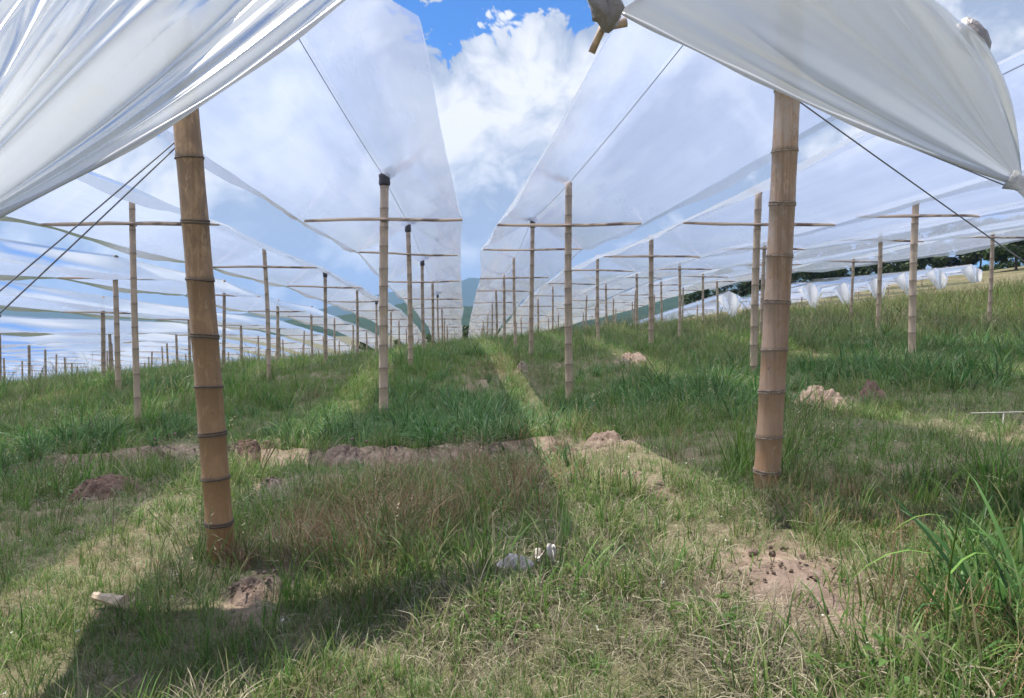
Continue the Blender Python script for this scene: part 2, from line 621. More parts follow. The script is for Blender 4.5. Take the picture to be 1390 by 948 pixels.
def soil_mat(name, a, b_, c_):
    t = NT(name)
    v = t.coords('Object')
    m = t.noise(v, 6, 7, 0.7, 0.6)
    f = t.noise(v, 60, 6, 0.75)
    c = t.ramp(m, (0.3, a), (0.52, b_), (0.75, c_))
    c = t.mix(t.math('MULTIPLY', f, 0.45), c, (a[0] * 0.7, a[1] * 0.7, a[2] * 0.7, 1))
    h = t.math('ADD', t.math('MULTIPLY', m, 1.0), t.math('MULTIPLY', f, 0.3))
    b = t.n('ShaderNodeBsdfPrincipled', Base__Color=c, Roughness=0.95, Normal=t.bump(h, 1.0, 0.05))
    b.inputs['Specular IOR Level'].default_value = 0.1
    return t.surf(b.outputs[0])


M_SOIL = soil_mat('dug_soil', (0.19, 0.135, 0.105), (0.32, 0.24, 0.19), (0.46, 0.37, 0.30))
M_SOIL_RED = soil_mat('damp_red_soil', (0.12, 0.075, 0.058), (0.22, 0.145, 0.115), (0.33, 0.235, 0.19))
M_STONE = soil_mat('pale_clod', (0.30, 0.23, 0.17), (0.44, 0.35, 0.27), (0.56, 0.46, 0.37))


def leaf_mat(name, cols, rnd=0.5, transl=0.35, rough=0.5):
    t = NT(name)
    k = attr_fac(t, 'tone')
    oi = t.n('ShaderNodeObjectInfo')
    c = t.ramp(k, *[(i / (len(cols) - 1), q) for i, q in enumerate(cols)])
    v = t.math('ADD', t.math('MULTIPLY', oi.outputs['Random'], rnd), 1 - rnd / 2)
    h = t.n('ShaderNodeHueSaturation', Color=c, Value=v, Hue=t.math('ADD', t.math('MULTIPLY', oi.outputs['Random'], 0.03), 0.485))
    d = t.n('ShaderNodeBsdfPrincipled', Base__Color=h.outputs[0], Roughness=rough)
    d.inputs['Specular IOR Level'].default_value = 0.3
    tl = t.n('ShaderNodeBsdfTranslucent', Color=h.outputs[0])
    mx = t.n('ShaderNodeMixShader', i0=transl, i1=d.outputs[0], i2=tl.outputs[0])
    return t.surf(mx.outputs[0])


STRAW = (0.36, 0.30, 0.19)
M_GRASS = leaf_mat('meadow_grass', [(0.055, 0.115, 0.024), (0.10, 0.195, 0.040), (0.165, 0.25, 0.062), (0.26, 0.265, 0.115), STRAW], 0.5, 0.42)
M_TALL = leaf_mat('tall_fresh_grass', [(0.052, 0.125, 0.020), (0.098, 0.215, 0.032), (0.16, 0.27, 0.052), (0.23, 0.28, 0.08)], 0.5, 0.42)
M_SEDGE = leaf_mat('dark_broad_grass', [(0.036, 0.095, 0.025), (0.064, 0.150, 0.040), (0.105, 0.20, 0.056), (0.15, 0.235, 0.085)], 0.5, 0.4)
M_DRY = leaf_mat('dry_straw', [(0.14, 0.125, 0.08), (0.22, 0.19, 0.125), (0.31, 0.27, 0.185), (0.41, 0.37, 0.275)], 0.7, 0.25, 0.7)
M_RUST = leaf_mat('rusty_dry_grass', [(0.10, 0.10, 0.035), (0.25, 0.145, 0.085), (0.33, 0.20, 0.125), (0.40, 0.30, 0.19)], 0.6, 0.3, 0.7)
M_SEED = leaf_mat('grass_in_seed', [(0.07, 0.12, 0.032), (0.14, 0.18, 0.06), (0.25, 0.22, 0.12), (0.33, 0.265, 0.175)], 0.5, 0.35, 0.6)
M_WEED = leaf_mat('broad_leaf_weed', [(0.05, 0.11, 0.026), (0.095, 0.18, 0.042), (0.145, 0.225, 0.065)], 0.5, 0.4)
M_CROWN = leaf_mat('tree_leaves', [(0.016, 0.032, 0.012), (0.034, 0.062, 0.020), (0.06, 0.095, 0.03), (0.09, 0.125, 0.045)], 0.3)
M_BARK = plain('bark', (0.09, 0.07, 0.055), 0.9, 12, 0.4)


def hill_mat():
    t = NT('wooded_hills')
    v = t.coords('Object')
    n = t.noise(v, 0.03, 8, 0.7)
    n2 = t.noise(v, 0.0028, 3, 0.5)
    c = t.ramp(n, (0.3, (0.014, 0.028, 0.014)), (0.55, (0.028, 0.048, 0.022)), (0.75, (0.045, 0.062, 0.028)))
    c = t.mix(t.ramp(n2, (0.55, (0, 0, 0)), (0.70, (1, 1, 1))), c, (0.05, 0.064, 0.03, 1))
    b = t.n('ShaderNodeBsdfPrincipled', Base__Color=c, Roughness=1.0)
    b.inputs['Specular IOR Level'].default_value = 0.0
    return t.surf(b.outputs[0])


M_HILL = hill_mat()

# ------------------------------------------------------------------ ground sheet
PATCH = [  # soil heaps shown in the photograph: px, py, half width px, half depth m, height m
    (1085, 770, 105, 0.33, 0.10, 'wide'), (1130, 540, 45, 0.45, 0.26, 'heap'), (345, 806, 52, 0.22, 0.10, 'heap'),
    (130, 668, 48, 0.20, 0.14, 'clod'), (215, 612, 34, 0.22, 0.20, 'red'), (470, 612, 30, 0.20, 0.16, 'clod'),
    (525, 606, 26, 0.20, 0.14, 'clod'), (765, 600, 50, 0.35, 0.18, 'red'), (825, 592, 32, 0.35, 0.26, 'heap'),
    (845, 652, 42, 0.16, 0.06, 'red'), (862, 488, 22, 0.6, 0.25, 'heap'), (1190, 474, 24, 0.6, 0.22, 'heap'), (1195, 532, 26, 0.4, 0.2, 'red'),
]


def build_ground():
    def axis(lim0, lim1, step0, grow):
        pos = [0.0]
        s = step0
        while pos[-1] < lim1:
            d = pos[-1]
            pos.append(d + max(step0, d * grow))
        neg = [0.0]
        while neg[-1] < -lim0:
            d = neg[-1]
            neg.append(d + max(step0, d * grow))
        return np.array([-q for q in neg[:0:-1]] + pos)
    xs = axis(-7000, 7000, 0.055, 0.021)
    ys = axis(-400, 9000, 0.055, 0.021)
    X, Y = np.meshgrid(xs, ys, indexing='ij')
    Z = ground_z(X.ravel(), Y.ravel())
    V = np.column_stack([X.ravel(), Y.ravel(), Z])
    nu, nv = len(xs), len(ys)
    i = np.arange(nu - 1)[:, None]
    j = np.arange(nv - 1)[None]
    a = (i * nv + j).ravel()
    Q = np.column_stack([a, a + nv, a + nv + 1, a + 1])
    m = bpy.data.meshes.new('ground')
    m.vertices.add(len(V))
    m.vertices.foreach_set('co', V.ravel())
    m.loops.add(Q.size)
    m.loops.foreach_set('vertex_index', Q.ravel().astype(np.int32))
    m.polygons.add(len(Q))
    m.polygons.foreach_set('loop_start', np.arange(0, Q.size, 4, dtype=np.int32))
    m.polygons.foreach_set('use_smooth', np.ones(len(Q), dtype=bool))
    m.update(calc_edges=True)
    m.validate()
    m.materials.append(M_GROUND)
    tag(obj('ground', m), kind='structure')


build_ground()


def hills(name, dist, prof, depth, seed, foot):
    """a wooded ridge: prof = heights above the eye along bearings"""
    az = np.radians(np.linspace(-75, 75, 500))
    nd = 24
    V = []
    for k, a in enumerate(az):
        deg = math.degrees(a)
        h = np.interp(deg, [p[0] for p in prof], [p[1] for p in prof])
        for j in range(nd):
            f = j / (nd - 1)
            r = dist + depth * (f - 0.35)
            x, y = r * math.sin(a), r * math.cos(a)
            s = math.sin(math.pi * min(1.0, max(0.0, f)) ** 0.8)
            z = foot + (h - foot) * s + (h - foot) * 0.22 * s * float(fbm(x + seed, y, 5.0 / depth, 5)) + 9 * s * float(fbm(x, y + seed, 1 / 28.0, 2))
            V.append((x, y, z))
    tag(obj(name, mesh(name, V, grid_faces(len(az), nd), (M_HILL,))), kind='structure')


hills('hills', 1500, [(-75, -10), (-30, -6), (-14, -14), (-8, 4), (-4, 26), (-2, 30), (0, 24), (4, 22), (12, 34), (20, 44), (75, 60)], 900, 0, -40)
hills('mountains', 5200, [(-75, 60), (-40, 60), (-16, 10), (-10, 45), (-7, 130), (-4, 175), (-1.2, 205), (0.6, 255), (3, 230), (15, 300), (75, 280)], 2600, 900, -60)

# ------------------------------------------------------------------ bamboo posts
ROWS = {}
for k in range(1, 20):
    ROWS[-k] = -1.31 - 3.15 * (k - 1) - (0.05 if k > 1 else 0)
for k in range(1, 6):
    ROWS[k] = 1.81 + 3.14 * (k - 1)
SPACING = 7.35
FIRST = {-1: 4.95, 1: 5.05, 2: 5.35, 3: 5.9, 4: 5.7, 5: 5.6, -2: 3.7, -3: 10.3 - 7.35}
for r in ROWS:
    if r not in FIRST:
        FIRST[r] = 9.3 - 7.35 if r > -8 else 8.0 - 7.35


def half_w(r):
    return 1.24 if abs(r) < 3 else 1.15


def drop(r):
    if r in (-1, 1):
        return 0.74
    if r < 0:
        return 0.50
    return 0.36 + (0.2 if r == 2 else 0)


def pole_mesh(name, H, radius, mat, nodes, lean=(0, 0), bow=0.0, seg=14, taper=0.9):
    """a bamboo culm standing at the origin: swollen nodes, slight taper, slight bow"""
    zs, rs, nd = [], [], []
    bury = 0.35

    def rr(z):
        return radius * (1 - (1 - taper) * max(0, z) / H)
    marks = [-bury] + list(nodes) + [H]
    for a, b in zip(marks[:-1], marks[1:]):
        zs += [a + 0.03 * (b - a) + 0.012, a + 0.5 * (b - a), b - 0.014]
        rs += [rr(a) * 1.0, rr(0.5 * (a + b)) * 0.975, rr(b) * 0.995]
        nd += [0.15, 0.0, 0.25]
        if b < H:
            zs += [b - 0.004, b + 0.004]
            rs += [rr(b) * 1.055, rr(b) * 1.05]
            nd += [1.0, 1.0]
    zs[0] = -bury
    zs[-1] = H
    path = [(lean[0] * z + bow * math.sin(math.pi * z / H), lean[1] * z, z) for z in zs]
    V, Fc = [], []
    for (x, y, z), r in zip(path, rs):
        for q in range(seg):
            t = 2 * math.pi * q / seg
            V.append((x + r * math.cos(t), y + r * math.sin(t), z))
    n = len(path)
    for i in range(n - 1):
        for q in range(seg):
            q2 = (q + 1) % seg
            Fc.append((i * seg + q, i * seg + q2, (i + 1) * seg + q2, (i + 1) * seg + q))
    Fc.append(tuple((n - 1) * seg + q for q in range(seg)))
    att_n = np.repeat(nd, seg)
    att_l = np.repeat([1 - min(1, max(0, z / (0.55 * H))) for z in zs], seg)
    return mesh(name, V, Fc, (mat,), True, {'node': att_n, 'low': att_l})


def lath_mesh(name, length, th, wd, warp, seed):
    rnd = random.Random(seed)
    n = 9
    V = []
    for i in range(n):
        f = i / (n - 1)
        x = (f - 0.5) * length
        w = wd * (0.8 + 0.3 * rnd.random()) * (0.75 if i in (0, n - 1) else 1)
        z = warp * math.sin(f * 5.0 + seed) + 0.004 * rnd.uniform(-1, 1)
        t = th
        for a, b in ((-1, -0.6), (1, -0.6), (1.0, 0.3), (0.4, 1.0), (-0.4, 1.0), (-1.0, 0.3)):
            V.append((x, a * t, z + b * w))
    Fc = []
    for i in range(n - 1):
        for q in range(6):
            q2 = (q + 1) % 6
            Fc.append((i * 6 + q, i * 6 + q2, (i + 1) * 6 + q2, (i + 1) * 6 + q))
    Fc += [tuple(range(5, -1, -1)), tuple((n - 1) * 6 + q for q in range(6))]
    return mesh(name, V, Fc, (M_LATH,), False)


ORD = ['first', 'second', 'third', 'fourth', 'fifth', 'sixth', 'seventh', 'eighth', 'ninth', 'tenth', 'eleventh', 'twelfth', 'thirteenth',
       'fourteenth', 'fifteenth', 'sixteenth', 'seventeenth', 'eighteenth', 'nineteenth', 'twentieth']


def row_words(r):
    side = 'left' if r < 0 else 'right'
    k = abs(r)
    return f'first row {side} of central gap' if k == 1 else f'{ORD[k - 1]} row {side} of central gap'


def in_view(x, y, z, m=60):
    c = math.cos(YAW)
    s = math.sin(YAW)
    xr = x * c - y * s
    yf = x * s + y * c
    if yf < 0.5:
        return False
    px = 695 + FPX * xr / yf
    return -m < px < 1390 + m


KNOWN_TOP = {}
STATIONS = {}       # row -> list of (Y, x, top z, eave z left, eave z right, halfwidth)


def build_posts():
    for r in sorted(ROWS, key=abs):
        X0 = ROWS[r]
        st = []
        y = FIRST[r]
        idx = 0
        seen = 0
        while y < 112:
            rnd = random.Random(r * 100 + idx)
            x = X0 + (rnd.uniform(-0.07, 0.07) if idx else 0)
            yy = y + (rnd.uniform(-0.15, 0.15) if idx else 0)
            gz = float(ground_z(x, yy))
            near_front = (idx == 0)
            top = float(t_rbf(x, yy)) + EYE + rnd.uniform(-0.05, 0.05) * (0 if idx < 2 and abs(r) == 1 else 1)
            ez = top - drop(r)
            tilt = rnd.uniform(-0.02, 0.02)
            hw = half_w(r) * rnd.uniform(0.96, 1.06)
            if (r, idx) == (-1, 1):
                x, yy, tilt = -1.30, 12.7, 0.022
                gz = float(ground_z(x, yy))
                top, ez, hw = 2.28 + EYE, 1.535 + EYE, 1.27
            if (r, idx) == (1, 1):
                x, yy, tilt = 1.79, 12.8, 0.02
                gz = float(ground_z(x, yy))
                top, ez, hw = 2.20 + EYE, 1.49 + EYE, 1.20
            if (r, idx) == (-1, 0):
                x, hw = -1.40, 1.15
            if (r, idx) == (1, 0):
                x, hw = 1.97, 1.06
            st.append((yy, x, top, ez - tilt * hw, ez + tilt * hw, hw))
            if idx == 0 and abs(r) == 1:
                pass        # the two thick end posts are built on their own
            elif in_view(x, yy, top) and yy < 78:
                H = top - gz
                rad = rnd.uniform(0.052, 0.070)
                if r == -1 and idx == 1:
                    rad = 0.077
                if r == -2 and idx == 1:
                    rad = 0.045
                root = obj('bamboo_post', None, None, (x, yy, gz))
                nodes = []
                zz = rnd.uniform(0.1, 0.3)
                while zz < H - 0.1:
                    nodes.append(zz)
                    zz += rnd.uniform(0.26, 0.38) if yy < 40 else 0.5
                ln = (rnd.uniform(-0.03, 0.03), rnd.uniform(-0.015, 0.015))
                if (r, idx) in ((-2, 1), (1, 1)):
                    ln = (-0.006, 0)
                me = pole_mesh('pole', H, rad, M_BAMBOO_SLIM if (r, idx) not in ((-1, 1), (1, 1)) else M_BAMBOO_SLIM,
                               nodes, ln, rnd.uniform(-0.03, 0.03), 12 if yy < 30 else 8)
                pole = obj('pole', me, root)
                zc = ez - gz
                cb = obj('crossbar', lath_mesh('crossbar', 2 * hw, 0.02, 0.032 if yy < 20 else 0.036, rnd.uniform(0.004, 0.02), idx + r), root,
                         (ln[0] * zc, ln[1] * zc - rad - 0.015, zc))
                cb.rotation_euler = (0, -tilt, 0)
                wrapd = (rnd.random() < 0.25 and (r, idx) != (1, 1)) or (r, idx) in ((-1, 1), (-1, 2))
                if wrapd and yy < 45:
                    V, Fc = tube([(0, 0, -0.17), (0, 0, -0.13), (0.0, 0, -0.06), (0, 0, 0.0), (0, 0, 0.035)],
                                 [rad * 1.08, rad * 1.25, rad * 1.16, rad * 1.28, rad * 0.9], 12)
                    V = [np.array(p) * (1, 1, 1) + RNG.normal(0, 0.004, 3) for p in V]
                    obj('top_wrap', mesh('top_wrap', V, Fc, (M_DARKWRAP,)), pole, (ln[0] * H, ln[1] * H, H - 0.005))
                V, Fc = tube([(math.cos(a) * (rad + 0.012), math.sin(a) * (rad + 0.012) , 0.02 * math.cos(2 * a)) for a in np.linspace(0, 2 * math.pi, 13)], 0.006, 5, False)
                if yy < 30:
                    obj('wire_tie', mesh('wire_tie', V, Fc, (M_WIRE,)), root, (ln[0] * zc, ln[1] * zc, zc))
                wtxt = 'dark-topped bamboo post' if (wrapd and yy < 25) else 'bamboo post'
                nth = ORD[idx] + ' from front' if abs(r) == 1 else ORD[seen] + ' in view from front'
                tag(root, f'{wtxt} with crossbar, {nth}, {row_words(r)}', 'post', 'bamboo posts carrying the plastic covers')
                seen += 1
            y += SPACING
            idx += 1
        STATIONS[r] = st


build_posts()


def thick_post(base_px, top_px, Y, nodes_py, mat, ring_mat, label, rad, top_z):
    b = at_y(base_px[0], base_px[1], Y)
    t = at_y(top_px[0], top_px[1], Y)
    gz = float(ground_z(b[0], b[1]))
    lean = ((t[0] - b[0]) / (t[2] - b[2]), 0.0)
    H = top_z - gz
    nodes = sorted(float(at_y(base_px[0], p, Y)[2] - gz) for p in nodes_py)
    nodes = [n for n in nodes if 0.02 < n < H - 0.1]
    while nodes[-1] + 0.4 < H:
        nodes.append(nodes[-1] + 0.37)
    root = obj('thick_bamboo_post', None, None, (b[0], b[1], gz))
    pole = obj('pole', pole_mesh('pole', H, rad, mat, nodes, lean, 0.012, 26, 0.93), root)
    for q, z in enumerate(nodes):
        R = rad * (1 - 0.07 * z / H) * 1.045
        bow = 0.012 * math.sin(math.pi * z / H)
        rnd = random.Random(q)
        pa = []
        for a in np.linspace(0, 2 * math.pi, 29):
            pa.append((R * math.cos(a), R * math.sin(a), 0.007 * math.sin(a + q) + rnd.uniform(-0.0015, 0.0015)))
        V, Fc = tube(pa, 0.0040 if ring_mat is M_RING else 0.003, 6, False)
        o = obj('node_ring', mesh('node_ring', V, Fc, (ring_mat,)), pole, (lean[0] * z + bow, 0, z - 0.002))
        V2 = [np.array(v) + (0, 0, 0.017) for v in V]
        if q % 2 == 0:
            obj('node_ring', mesh('node_ring', V2, Fc, (ring_mat,)), pole, (lean[0] * z + bow, 0, z - 0.004))
    tag(root, label, 'post', 'bamboo posts carrying the plastic covers')
    return root


thick_post((301, 756), (251, 170), 4.42, [215, 303, 380, 458, 525, 590, 648, 710], M_BAMBOO, M_RING,
           'thick brown bamboo post leaning at front left, dark rings at its nodes', 0.0755, EYE + 2.28)
thick_post((1040, 650), (1066, 135), 4.60, [205, 278, 348, 412, 475, 532, 592, 640], M_BAMBOO_GREY, M_RING_PALE,
           'thick greyish bamboo post at front right with chalky rings at its nodes', 0.079, EYE + 2.28)

# ------------------------------------------------------------------ plastic covers


def section(st, y, jitter=0.0):
    ys = [s[0] for s in st]
    k = int(np.clip(np.searchsorted(ys, y) - 1, 0, len(ys) - 2))
    f = (y - ys[k]) / (ys[k + 1] - ys[k])
    a, b = st[k], st[k + 1]
    v = [a[i] * (1 - f) + b[i] * f for i in range(1, 6)]
    sag = 4 * max(0, f) * max(0, 1 - f)
    return v, sag


def cover(r, y0, y1, step):
    st = STATIONS[r]
    root = obj('plastic_cover', None, None, (ROWS[r], y0, 0))
    ns = 9
    ys = [y0]
    while ys[-1] < y1:
        ys.append(ys[-1] + (step if ys[-1] < 30 else step * 2.2))
    rnd = random.Random(500 + r)
    V = []
    eave = {-1: [], 1: []}
    ridge = []
    for i, y in enumerate(ys):
        (x, top, el, er, hw), sag = section(st, y)
        top -= 0.03 * sag
        ridge.append((x, y, top + 0.012))
        row = []
        for j in range(2 * ns + 1):
            s = (j - ns) / ns
            e = er if s > 0 else el
            a = abs(s)
            pinch = 0.0
            xx = x + s * (hw + 0.03 - (0.02 + pinch) * sag * a)
            edge = e - (0.03 + 0.03 * math.sin(r * 2.3 + y * 0.08)) * sag
            z = top + 0.02 + (edge - top) * a - 0.05 * math.sin(math.pi * a) * (0.5 + 0.5 * sag)
            z += 0.003 * math.sin(y * 5 + s * 4 + r) * a
            row.append((xx - ROWS[r], y - y0, z))
        V += row
        eave[-1].append(row[0])
        eave[1].append(row[-1])
    obj('roof_film', mesh('roof_film', V, grid_faces(len(ys), 2 * ns + 1), (M_FILM,)), root)
    # hanging edge of the sheet
    for s in (-1, 1):
        E = [p for p in eave[s] if p[1] + y0 < 48]
        if len(E) < 4:
            continue
        W = []
        for i, p in enumerate(E):
            y = p[1] + y0
            _, sag = section(st, y)
            d = 0.03 + 0.10 * sag * (0.6 + 0.4 * math.sin(y * 1.3 + r * 1.7 + s)) + 0.006 * math.sin(y * 6 + s)
            for q in range(4):
                f = q / 3
                W.append((p[0] + s * 0.012 * f, p[1], p[2] - 0.003 - d * f))
        obj('hanging_edge', mesh('hanging_edge', W, grid_faces(len(E), 4), (M_SKIRT,)), root)
    R = [(p[0] - ROWS[r], p[1] - y0, p[2]) for p in ridge]
    V, Fc = tube(R[::2] + [R[-1]] if R[-1] != R[::2][-1] else R[::2], 0.0042, 5)
    obj('ridge_wire', mesh('ridge_wire', V, Fc, (M_WIRE,)), root)
    side = 'left' if r < 0 else 'right'
    tag(root, f'long ridged sheet of clear plastic over the {row_words(r)}', 'plastic cover', 'plastic covers over the rows')
    return root


COVERS = {}
for r in ROWS:
    y0 = {-1: 4.35, 1: 4.5, 2: 3.1, 3: 3.1}.get(r, FIRST[r] + 0.1)
    COVERS[r] = cover(r, y0, 108, 0.32 if abs(r) < 3 else 0.5)


def crumple(name, mat, path, radii, amp, seed, parent, seg=18):
    V, Fc = tube(path, radii, seg)
    V = np.array(V)
    rn = np.random.default_rng(seed)
    n = len(path)
    ph = rn.uniform(0, 6.28, 4)
    for i in range(n):
        for k in range(seg):
            t = 2 * math.pi * k / seg
            f = 1 + amp * (math.sin(5 * t + ph[0] + i * 0.5) * 0.5 + math.sin(3 * t + ph[1] - i * 0.9) * 0.5 + 0.5 * rn.normal() * 0.5)
            c = np.array(path[i])
            V[i * seg + k] = c + (V[i * seg + k] - c) * f
    return obj(name, mesh(name, V, Fc, (mat,)), parent)


def flap(parent, y_off, A, C, B, D, folds, name, sag, seed):
    """loose front end of the sheet: fans out from the tied corner D up to the roof's front edge A-C-B"""
    rn = np.random.default_rng(seed)
    A, C, B, D = (np.array(p, float) for p in (A, C, B, D))
    nu, nv = 150, 46
    V = []
    ph = rn.uniform(0, 6.28, 8)
    # random fold heights along u
    us = np.linspace(0, 1, nu)
    fold = np.zeros(nu)
    for k, (fq, am) in enumerate(folds):
        fold += am * np.sin(2 * math.pi * fq * us ** 0.9 + ph[k % 8])
    fold = np.sign(fold) * np.abs(fold) ** 0.8
    edge_fix = np.clip(us / 0.04, 0, 1) * np.clip((1 - us) / 0.04, 0, 1)
    for i, u in enumerate(us):
        if u < 0.5:
            f = u / 0.5
            T = A * (1 - f) + C * f
        else:
            f = (u - 0.5) / 0.5
            T = C * (1 - f) + B * f
        for j in range(nv):
            v = j / (nv - 1)
            w = v
            P = D + (T - D) * w
            # gathered throat at the knot
            P = P + np.array([0, -1.0, 0.25]) * fold[i] * edge_fix[i] * (v ** 0.75) * (1.12 - v) * 1.6
            belly = math.sin(math.pi * v) * (1 - abs(2 * u - 1) * 0.2)
            P = P + np.array([0, -0.10, 0.0]) * belly
            P = P + np.array([0, 0, -sag]) * math.sin(math.pi * v ** 0.9) * (1 - u) ** 2.0
            P = P + np.array([0, 0.010, 0.010]) * math.sin(17 * u + 5 * v + ph[3]) * math.sin(math.pi * v) * 0.6
            V.append(P)
    V = np.array(V) - np.array(parent.location)
    obj(name, mesh(name, V, grid_faces(nu, nv), (M_FLAP,), True, {'across': np.repeat(us, nv), 'along': np.tile(np.linspace(0, 1, nv), nu)}), parent)
    # rolled lower hem along u = 0
    hem = [V[j] for j in range(nv)]
    rad = [0.011 + 0.004 * math.sin(j * 0.5) for j in range(nv)]
    W, Fc = tube(hem, rad, 8)
    obj('rolled_hem', mesh('rolled_hem', W, Fc, (M_END,)), parent)


E3 = np.array([0, 0, EYE])
# right cover, front end
A_R = at_y(840, 16, 4.50)
B_R = at_y(1332, 48, 4.55)
D_R = at_y(1388, 250, 3.4)
C_R = np.array([1.84, 4.42, EYE + 2.42])
pr = COVERS[1]
flap(pr, 0, A_R, C_R, B_R, D_R, [(4, 0.026), (9, 0.009), (1.7, 0.040), (17, 0.004)], 'front_flap', 0.09, 3)
# left cover, front end
A_L = np.array([-0.17, 4.30, EYE + 2.10])
B_L = np.array([-2.6, 4.35, EYE + 1.62])
D_L = at_y(-140, 352, 2.6)
C_L = np.array([-1.40, 4.20, EYE + 2.42])
plf = COVERS[-1]
flap(plf, 0, A_L, C_L, B_L, D_L, [(4, 0.045), (8, 0.016), (1.8, 0.045), (15, 0.006)], 'front_flap', 0.17, 5)


def local(parent, pts):
    L = np.array(parent.location)
    return [tuple(np.array(p) - L) for p in pts]


k0 = at_y(815, -8, 4.44)
k1 = at_y(828, 22, 4.42)
k2 = at_y(823, 44, 4.42)
crumple('gathered_corner', M_KNOT, local(pr, [k0 + (-0.03, 0, 0.1), k0, (k0 + k1) / 2, k1, (k1 * 0.6 + k2 * 0.4), k2]), [0.05, 0.085, 0.09, 0.08, 0.05, 0.012], 0.42, 4, pr, 26)
V, Fc = tube(local(pr, [at_y(803, 72, 4.6), at_y(818, 38, 4.55), at_y(850, 30, 4.55)]), [0.022, 0.026, 0.03], 8)
obj('bamboo_stub', mesh('bamboo_stub', V, Fc, (M_BAMBOO_SLIM,), True, {'node': [0] * len(V), 'low': [0] * len(V)}), pr)
k0 = at_y(1306, 28, 4.6)
k1 = at_y(1322, 52, 4.58)
k2 = at_y(1336, 82, 4.58)
crumple('gathered_corner', M_KNOT, local(pr, [k0, (k0 + k1) / 2, k1, (k1 + k2) / 2, k2]), [0.03, 0.06, 0.075, 0.06, 0.02], 0.25, 8, pr)
d = D_R
crumple('tied_bundle', M_BUNDLE, local(pr, [d + (-0.05, 0.02, 0.03), d + (0.0, 0, 0.0), d + (0.035, 0, -0.045), d + (0.07, -0.01, -0.075), d + (0.13, -0.02, -0.12), d + (0.19, -0.02, -0.15)]),
        [0.045, 0.030, 0.024, 0.06, 0.085, 0.03], 0.22, 12, pr)
d = D_L
crumple('tied_bundle', M_BUNDLE, local(plf, [d + (0.06, 0.02, 0.03), d + (0.0, 0, 0.0), d + (-0.07, -0.01, -0.075), d + (-0.13, -0.02, -0.12)]), [0.05, 0.03, 0.07, 0.03], 0.2, 14, plf)
k = A_L
crumple('gathered_corner', M_KNOT, local(plf, [k + (0.02, 0, 0.08), k, k + (0.02, 0, -0.08), k + (0.02, 0, -0.15)]), [0.03, 0.07, 0.06, 0.015], 0.25, 15, plf)


def wire(label, a, b, r=0.0048, mat=None, cat='wire', name='guy_wire', sag=0.02, group='guy wires at the front of the covers'):
    a = np.array(a, float)
    b = np.array(b, float)
    P = [a + (b - a) * f + np.array([0, 0, -sag * 4 * f * (1 - f)]) for f in np.linspace(0, 1, 9)]
    V, Fc = tube(np.array(P) - b, r, 6)
    tag(obj(name, mesh(name, V, Fc, (mat or M_WIRE,)), None, tuple(b)), label, cat, group)


def to_ground(a, b):
    """prolong a-b until it meets the ground"""
    a = np.array(a)
    b = np.array(b)
    for f in np.linspace(1, 12, 600):
        p = a + (b - a) * f
        if p[2] < ground_z(p[0], p[1]) + 0.0:
            return p
    return p


wa = at_y(262, 172, 4.5)
wb = at_y(0, 390, 4.0)
wire('upper of the two dark guy wires running down left from the leaning post', wa, to_ground(wa, wb))
wa = at_y(262, 178, 4.48)
wb = at_y(0, 420, 4.1)
wire('lower of the two dark guy wires running down left from the leaning post', wa, to_ground(wa, wb))
wa = at_y(1085, 138, 4.65)
wb = at_y(1345, 320, 5.2)
wire('long dark guy wire slanting down right behind the right front flap', wa, to_ground(wa, wb))
wa = at_y(1150, 165, 4.5)
wire('short thin string running to the white tied bundle at the right', wa, D_R + np.array([0.03, 0, -0.05]), 0.0035, M_WIRE, 'string', 'tie_string', 0.0, None)

# ------------------------------------------------------------------ second block of covers on the far right
FLAPS = [(990, 395, 432), (1100, 384, 420), (1146, 384, 418), (1189, 378, 411), (1228, 370, 398), (1271, 364, 394), (1319, 359, 386)]


